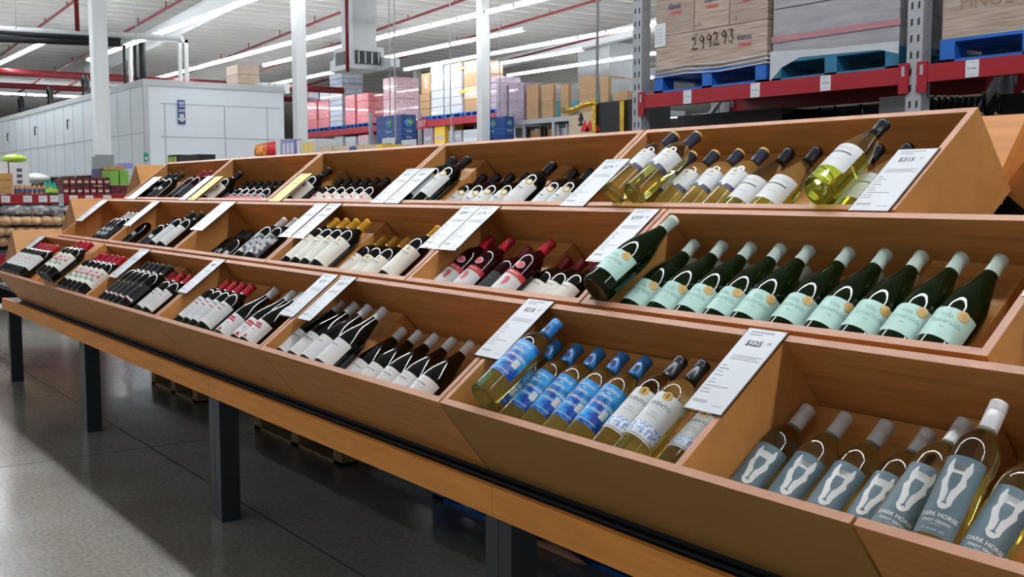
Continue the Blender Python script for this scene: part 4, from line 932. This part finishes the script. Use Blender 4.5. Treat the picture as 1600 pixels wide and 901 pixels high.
p=onY(654,186,14.5); q=onY(667,200,14.5); g=MB(); g.box(p.x,q.x,14.5,14.524,q.z,p.z,'brightred'); add_text(g,'$17',.2,'paper',lambda x,y:Vector(((p.x+q.x)/2+x,14.49,(p.z+q.z)/2+y)),.03); tag(g.build('price_flag'),'small red price flag right of the sign numbered 20','sign')
# poles by the signs
for px,lab in((577,'left of the sign numbered 19'),(654,'right of the sign numbered 20')):
    p=onY(px,175,14.53); g=MB(); g.box(p.x-.04,p.x+.04,14.525,14.6,0,p.z,'galv'); tag(g.build('sign_pole'),'grey square pole '+lab,'pole')
# ------------------------------------------------------------------ brown carton stacks right of centre
BY=17.0
def bx(px,py=170): return onY(px,py,BY).x
def stack(a,b_,top,bot,mm,lab,panel=None,Y=BY,dp=.9):
    xa,xb=onY(a,170,Y).x,onY(b_,170,Y).x; zt=onY(b_,top,Y).z; zb=zs
    t=thing('carton_stack',lab,'carton stack',(xa,Y,zb)); g=MB(); h=zt-zb
    for i in range(2): g.box(0,xb-xa,0,dp,h*i/2+.002,h*(i+1)/2-.002,mm)
    g.build('cartons',t)
    if panel:
        g=MB(); g.box(xb-xa+.003,xb-xa+.02,dp*.1,dp*.9,h*.02,h*.5,'teal'); g.box(xb-xa+.003,xb-xa+.02,dp*.1,dp*.9,h*.5,h*.97,'film_white')
        n_=16; add_poly(g,[(dp*.5+dp*.2*math.cos(2*PI*i/n_),h*.72+h*.1*math.sin(2*PI*i/n_)) for i in range(n_)],'inkgrey',lambda x,y:Vector((xb-xa+.024,x,y)))
        g.build('printed_side',t)
    return t,zb
zs=onY(880,182,BY).z
sh=thing('rack_deck','pale shelf carrying the brown carton stacks','shelf'); g=MB(); g.box(onY(775,180,BY).x,onY(1010,180,BY).x,BY-.05,BY+1.2,zs-.12,zs-.003,'galv'); g.build('shelf_board',sh)
for i_,px in enumerate((786,820,866,920,985)):
    p=onY(px,180,BY); g=MB(); g.box(p.x-.05,p.x+.05,BY-.04,BY+.04,0,zs-.12,'galv'); g.build('post',sh)
for (a,b_,top,lab,pn) in [(776,792,133,'mottled grey stack left of the brown cartons',None),(795,818,128,'larger mottled stack left of the brown cartons',None),(823,841,131,'leftmost tall brown carton stack with teal side',1),(847,864,130,'second tall brown carton stack with teal side',1),(876,888,131,'slim brown carton stack with teal side',1),(906,931,117,'widest brown carton stack with orange label',1),(938,950,120,'brown carton stack behind the thin rod',1),(958,980,142,'low brown carton stack next to the rack upright',None)]:
    mm='film_lilac' if 'mottled' in lab else 'carton_plain'
    stack(a,b_,top,182,mm,lab,pn)
for i,(a,b_,lab) in enumerate([(822,846,'dark basket of cartons under the leftmost brown stack'),(849,866,'second dark basket of cartons below the brown stacks'),(870,886,'white wire shelf goods beside the baskets')]):
    xa,xb=bx(a),bx(b_); z0_=onY(a,212,BY).z; z1_=zs-.15; g=MB(); g.box(xa,xb,BY+.1,BY+.8,0,z1_-.12,'carton_plain' if i<2 else 'film_white'); g.box(xa,xb,BY+.02,BY+.06,z1_-.1,z1_-.03,'black')
    for s_ in (xa,xb-.06): g.box(s_,s_+.06,BY+.0,BY+.07,0,z1_-.03,'black' if i<2 else 'galv')
    tag(g.build('goods_basket'),lab,'basket')
# gold-trimmed stand
GY=8.0
t=thing('promo_stand','black and beige promotional stand with gold tinsel trim','stand')
A=onY(882,168,GY); B=onY(931,165,GY); C_=onY(975,163,GY); D_=onY(990,163,GY)
g=MB(); g.box(A.x+.08,B.x,GY,GY+.5,0,onY(905,176,GY).z,'board'); g.build('beige_case',t)
g=MB(); g.tube([(A.x,GY-.02,A.z-.03),(A.x*.7+B.x*.3,GY-.03,A.z-.045),(A.x*.3+B.x*.7,GY-.03,A.z+.0),(B.x,GY-.02,A.z+.02)],.035,'gold',8); g.build('tinsel_top',t)
for X in (B.x,C_.x):
    g=MB(); g.box(X-.035,X+.035,GY-.03,GY+.02,0,B.z+.02,'gold'); g.build('gold_edge',t)
g=MB(); g.box(B.x+.04,D_.x+.15,GY+.0,GY+.4,0,B.z+.03,'darkfab'); g.build('black_panel',t)
cx_=(onY(908,190,GY).x); 
g=MB(); 
add_poly(g,[(-.05,-.07),(.05,-.07),(.05,-.05),(.015,-.035),(.045,-.005),(.045,.02),(.015,.01),(.02,.04),(.035,.05),(0,.085),(-.035,.05),(-.02,.04),(-.015,.01),(-.045,.02),(-.045,-.005),(-.015,-.035),(-.05,-.05)],'black',lambda x,y:Vector((cx_+x,GY-.003,onY(908,187,GY).z+y)))
g.build('dark_emblem',t)
g=MB()
for i_ in range(3):
    xx=onY(907+8*i_,205,GY).x; z_=onY(907,206,GY).z; add_poly(g,[(0,0),(.17,0),(.085,.13)],'brightred',lambda x,y:Vector((xx+x,GY-.006,z_+y)))
g.build('red_triangles',t)
# ------------------------------------------------------------------ goods seen just above the display, left of centre
gz=onY(440,246,7.6).z
t=thing('goods_counter','low counter behind the display carrying colourful packs','counter'); g=MB(); g.box(onY(258,250,7.6).x,onY(588,240,7.6).x,7.6,8.5,.15,gz,'off'); g.build('counter_body',t); g=MB(); g.box(onY(258,250,7.6).x+.1,onY(588,240,7.6).x-.1,7.7,8.4,0,.15,'black'); g.build('kick_base',t)
def good(a,b_,top,mm,lab,cat='box',mm2=None,blob=False,Y=7.62,dp=.35):
    xa,xb=onY(a,240,Y).x,onY(b_,240,Y).x; zt=onY((a+b_)/2,top,Y).z; g=MB()
    if blob: g.blob(((xa+xb)/2,Y+dp/2,(gz+zt)/2),((xb-xa)/2,dp/2,(zt-gz)/2+.001),mm,int(a),.22)
    else:
        g.box(xa,xb-.01,Y,Y+dp,gz+.001,zt,mm)
        if mm2:
            for i in range(3): g.box(xa+(xb-xa)*(.1+.3*i),xa+(xb-xa)*(.3+.3*i),Y-.004,Y,gz+(zt-gz)*.2,gz+(zt-gz)*.8,mm2)
    return tag(g.build('goods_pack' if not blob else 'snack_bag'),lab,cat)
good(262,277,242,'black','black box with lime print at the left end of the counter','box','lime'); good(278,310,242,'black','flat black box beside the lime-print one')
good(394,411,222,'redbag','large red snack bag beside the second column','bag',None,True); good(412,428,218,'brightred','crumpled red and yellow bag behind the blue box','bag',None,True)
good(431,439,217,'paper','white pack left of the blue box'); good(440,461,218,'lilac','blue-violet box on the counter','box','paper'); good(464,470,219,'paper','narrow white box beside the food card')
good(471,493,217,'paper','white card box with food pictures','box','yellowbag'); good(470,487,234,'greenbox','low green tray in front of the food card','tray',None,False,7.55,.1) if False else None
good(494,514,231,'yellowbag','yellow snack bags in a heap','bag',None,True); good(497,519,229,'board','brown open carton left one','carton'); good(521,568,227,'board','longer brown open carton','carton'); good(541,553,228,'navy','dark blue crumpled bag','bag',None,True,7.56,.15); good(588,598,225,'yellowbag','small yellow pack by the white price board','box')
# ------------------------------------------------------------------ left shelf with bread and jars
LXp=-14.5
def ly(px,py=305): return onX(px,py,LXp).y
def lz(px,py): return onX(px,py,LXp).z
zb1=lz(90,304); zb0_=lz(90,318)
t=thing('rack_beam','red shelf beam with white price tags at the left edge','rack beam',group='red beams at the left edge')
g=MB(); g.box(LXp-.05,LXp,ly(-60),ly(196),zb0_,zb1,'redbeam'); g.build('beam',t)
for px in (1.5,36,60,78,108,133,161):
    g=MB(); y=ly(px); g.box(LXp+.001,LXp+.006,y,y+.1,zb0_+.02,zb1-.01,'paper'); g.box(LXp+.006,LXp+.007,y+.01,y+.06,zb0_+.06,zb0_+.07,'inkgrey'); g.build('price_tag',t)
y=ly(95); g=MB(); g.box(LXp+.001,LXp+.01,y-.03,y+.03,zb0_-.03,zb1+.01,'galv'); g.build('joint_plate',t)
t=thing('shelf_rack','dark shelf rack behind the red beam at the left edge','rack'); 
for za in (zb1-.02,1.2*0+lz(50,395),lz(50,440)):
    g=MB(); g.box(LXp-1.1,LXp-.06,ly(-60),ly(196),za-.03,za-.002,'galv'); g.build('shelf_board',t)
g=MB(); g.box(LXp-1.15,LXp-1.12,ly(-60),ly(196),.05,zb1+.0,'darkfab'); g.build('back_panel',t)
for px in (-58,95,194):
    g=MB(); g.box(LXp-.1,LXp-.055,ly(px)-.04,ly(px)+.04,0,zb1-.06,'galv'); g.build('post',t)
g=MB(); g.box(LXp-.05,LXp,ly(-60),ly(196),lz(50,412),lz(50,396),'redbeam'); g.build('lower_beam',t)
def lbox(a,b_,bot,top,mm,lab,cat='box',dp=.4,name='carton',detail=None,x=-.08,grp=None):
    X=LXp+x; ya,yb=onX(a,290,X).y,onX(b_,290,X).y; z0_=zb1+.001 if bot is None else lz(a,bot); zt=lz(a,top)
    t=MB(); t.box(X-dp,X,ya+.005,yb-.005,z0_,zt,mm)
    if detail: detail(t,X,ya,yb,z0_,zt)
    return tag(t.build(name),lab,cat,grp)
def dmarks(t,X,ya,yb,z0_,zt):
    for k_ in range(3): t.box(X,X+.004,(ya+yb)/2-.03,(ya+yb)/2+.03,z0_+(zt-z0_)*(.35+.18*k_),z0_+(zt-z0_)*(.45+.18*k_),'print_blue')
lbox(-12,14.5,271,252,'lb_white','white carton under the lime bag, left one','carton',x=-.12); lbox(15,47,None,253,'lb_white','tall white carton with small dark marks','carton',detail=dmarks,x=-.12)
for k_ in range(3):
    a0=302.5-11*k_; lbox(-14,21,a0,a0-10,'tray','brown tray carton at the left edge, %s'%['lowest','middle','topmost'][k_],'tray',x=-.05,grp='brown tray cartons',detail=lambda t,X,ya,yb,z0_,zt:[t.box(X,X+.004,ya+.04+.12*i_,ya+.12+.12*i_,z0_+.015,zt-.03,'jar') for i_ in range(int((yb-ya-.1)/.12))])
g=MB(); p=onX(22,250,LXp-.25); g.blob((p.x,p.y,lz(22,253)+.05),(.16,.17,.05),'lime',5,.2); tag(g.build('lime_bag'),'crumpled lime green bag on the white cartons','bag')
g=MB(); p=onX(57,282,LXp-.3); g.blob((p.x,p.y,(lz(57,287)+lz(57,277))/2+.03),(.15,.17,.06),'lb_white',6,.2); tag(g.build('white_bag'),'white plastic bag behind the jar packs','bag')
for i_ in range(7):
    a=23+7.1*i_; X=LXp-.06; ya=onX(a,295,X).y; yb=onX(a+6.6,295,X).y; yc=(ya+yb)/2; r_=(yb-ya)/2-.003
    t=thing('snack_jar','orange jar pack with blue label, %s above the red beam'%ordn(i_,7),'jar',(X-r_,yc,zb1+.002),group='orange jars above the red beam'); h=lz(a,289)-zb1
    g=MB(); g.lathe([(0,0),(r_,0),(r_,h*.8),(r_*.8,h*.88)],'jar',14); g.lathe([(r_*1.01,h*.25),(r_*1.01,h*.6)],'jarlid',14); g.build('jar_body',t)
    g=MB(); g.lathe([(r_*.85,h*.86),(r_*.85,h),(0,h)],'tray',14); g.build('lid',t)
for i_,(a,h_) in enumerate([(73,283),(79,280),(86,284)]):
    X=LXp-.08; p=onX(a,292,X); g=MB(); hh_=lz(a,h_)-zb1; g.lathe([(0,0),(.045,0),(.05,hh_*.5),(.02,hh_*.8),(.018,hh_)],'greens',12,T=Matrix.Translation((p.x-.05,p.y,zb1+.002))); g.lathe([(.051,hh_*.15),(.052,hh_*.45)],'lime',12,T=Matrix.Translation((p.x-.05,p.y,zb1+.002))); tag(g.build('green_bottle'),'green bottle pack, %s beside the orange jars'%ordn(i_,3),'bottle','green bottles beside the jars')
for r_ in range(2):
    for c_ in range(7):
        a=98+10.7*c_; bot=303-13.5*r_
        lbox(a,a+10.2,bot if r_ else None,bot-12.4,'packdark','dark red-print pack, %s of the %s layer'%(ordn(c_,7),'upper' if r_ else 'lower'),'pack',name='dark_pack',x=-.06,grp='dark packs above the red beam',detail=lambda t,X,ya,yb,z0_,zt:t.box(X,X+.003,ya+.015,yb-.015,z0_+.03,z0_+.06,'board'))
    g=None
for c_ in range(2): lbox(172+15.5*c_,186.5+15.5*c_,288,266,'greenbox','green box beside the dark packs, %s'%('left' if c_==0 else 'right'),'box',name='green_box',x=-.1,grp='green boxes')
lbox(173,203,None,289,'packdark','dark red pack under the green boxes','pack',name='dark_pack',x=-.09)
lbox(156,172,277,262,'print_blue','blue-white poster pack below the grey box','pack',name='poster_pack',x=-.5)
lbox(172,196,265,259,'tray','flat carton on the green boxes','carton',x=-.2); lbox(195,210,262,254,'lilac','lilac pack on top of the green boxes','pack',name='lilac_pack',x=-.2)
# bread bags and grey bags
for i_ in range(7):
    p=onX(14+14*i_,327,LXp-.15); g=MB(); g.blob((p.x,p.y,p.z),(.16,.12,.085),'bag',i_,.18,3,4); tag(g.build('grey_bag'),'grey plastic bag, %s under the red beam'%ordn(i_,7),'bag','grey bags under the red beam')
rows=[(345,[8,40,72,104]),(361,[-2,30,62,90,112]),(377,[4,36,68,96])]
for r_,(py,xs_) in enumerate(rows):
    for i_,px in enumerate(xs_):
        p=onX(px,py,LXp+.0-.03*r_); t=thing('bread_bag','clear bag of bread rolls, %s in the %s layer at left'%(ordn(i_,len(xs_)),['top','middle','lowest'][r_]),'bread bag',(p.x,p.y,p.z),group='bread bags under the red beam')
        g=MB()
        for q_ in range(3): g.blob((0,-.12+.12*q_,0),(.12,.068,.052),'bread',i_*7+q_,.08,2)
        g.build('rolls',t)
        g=MB(); g.blob((0.0,0,.0),(.15,.2,.062),'wrap',i_,.1,2); g.build('clear_bag',t)
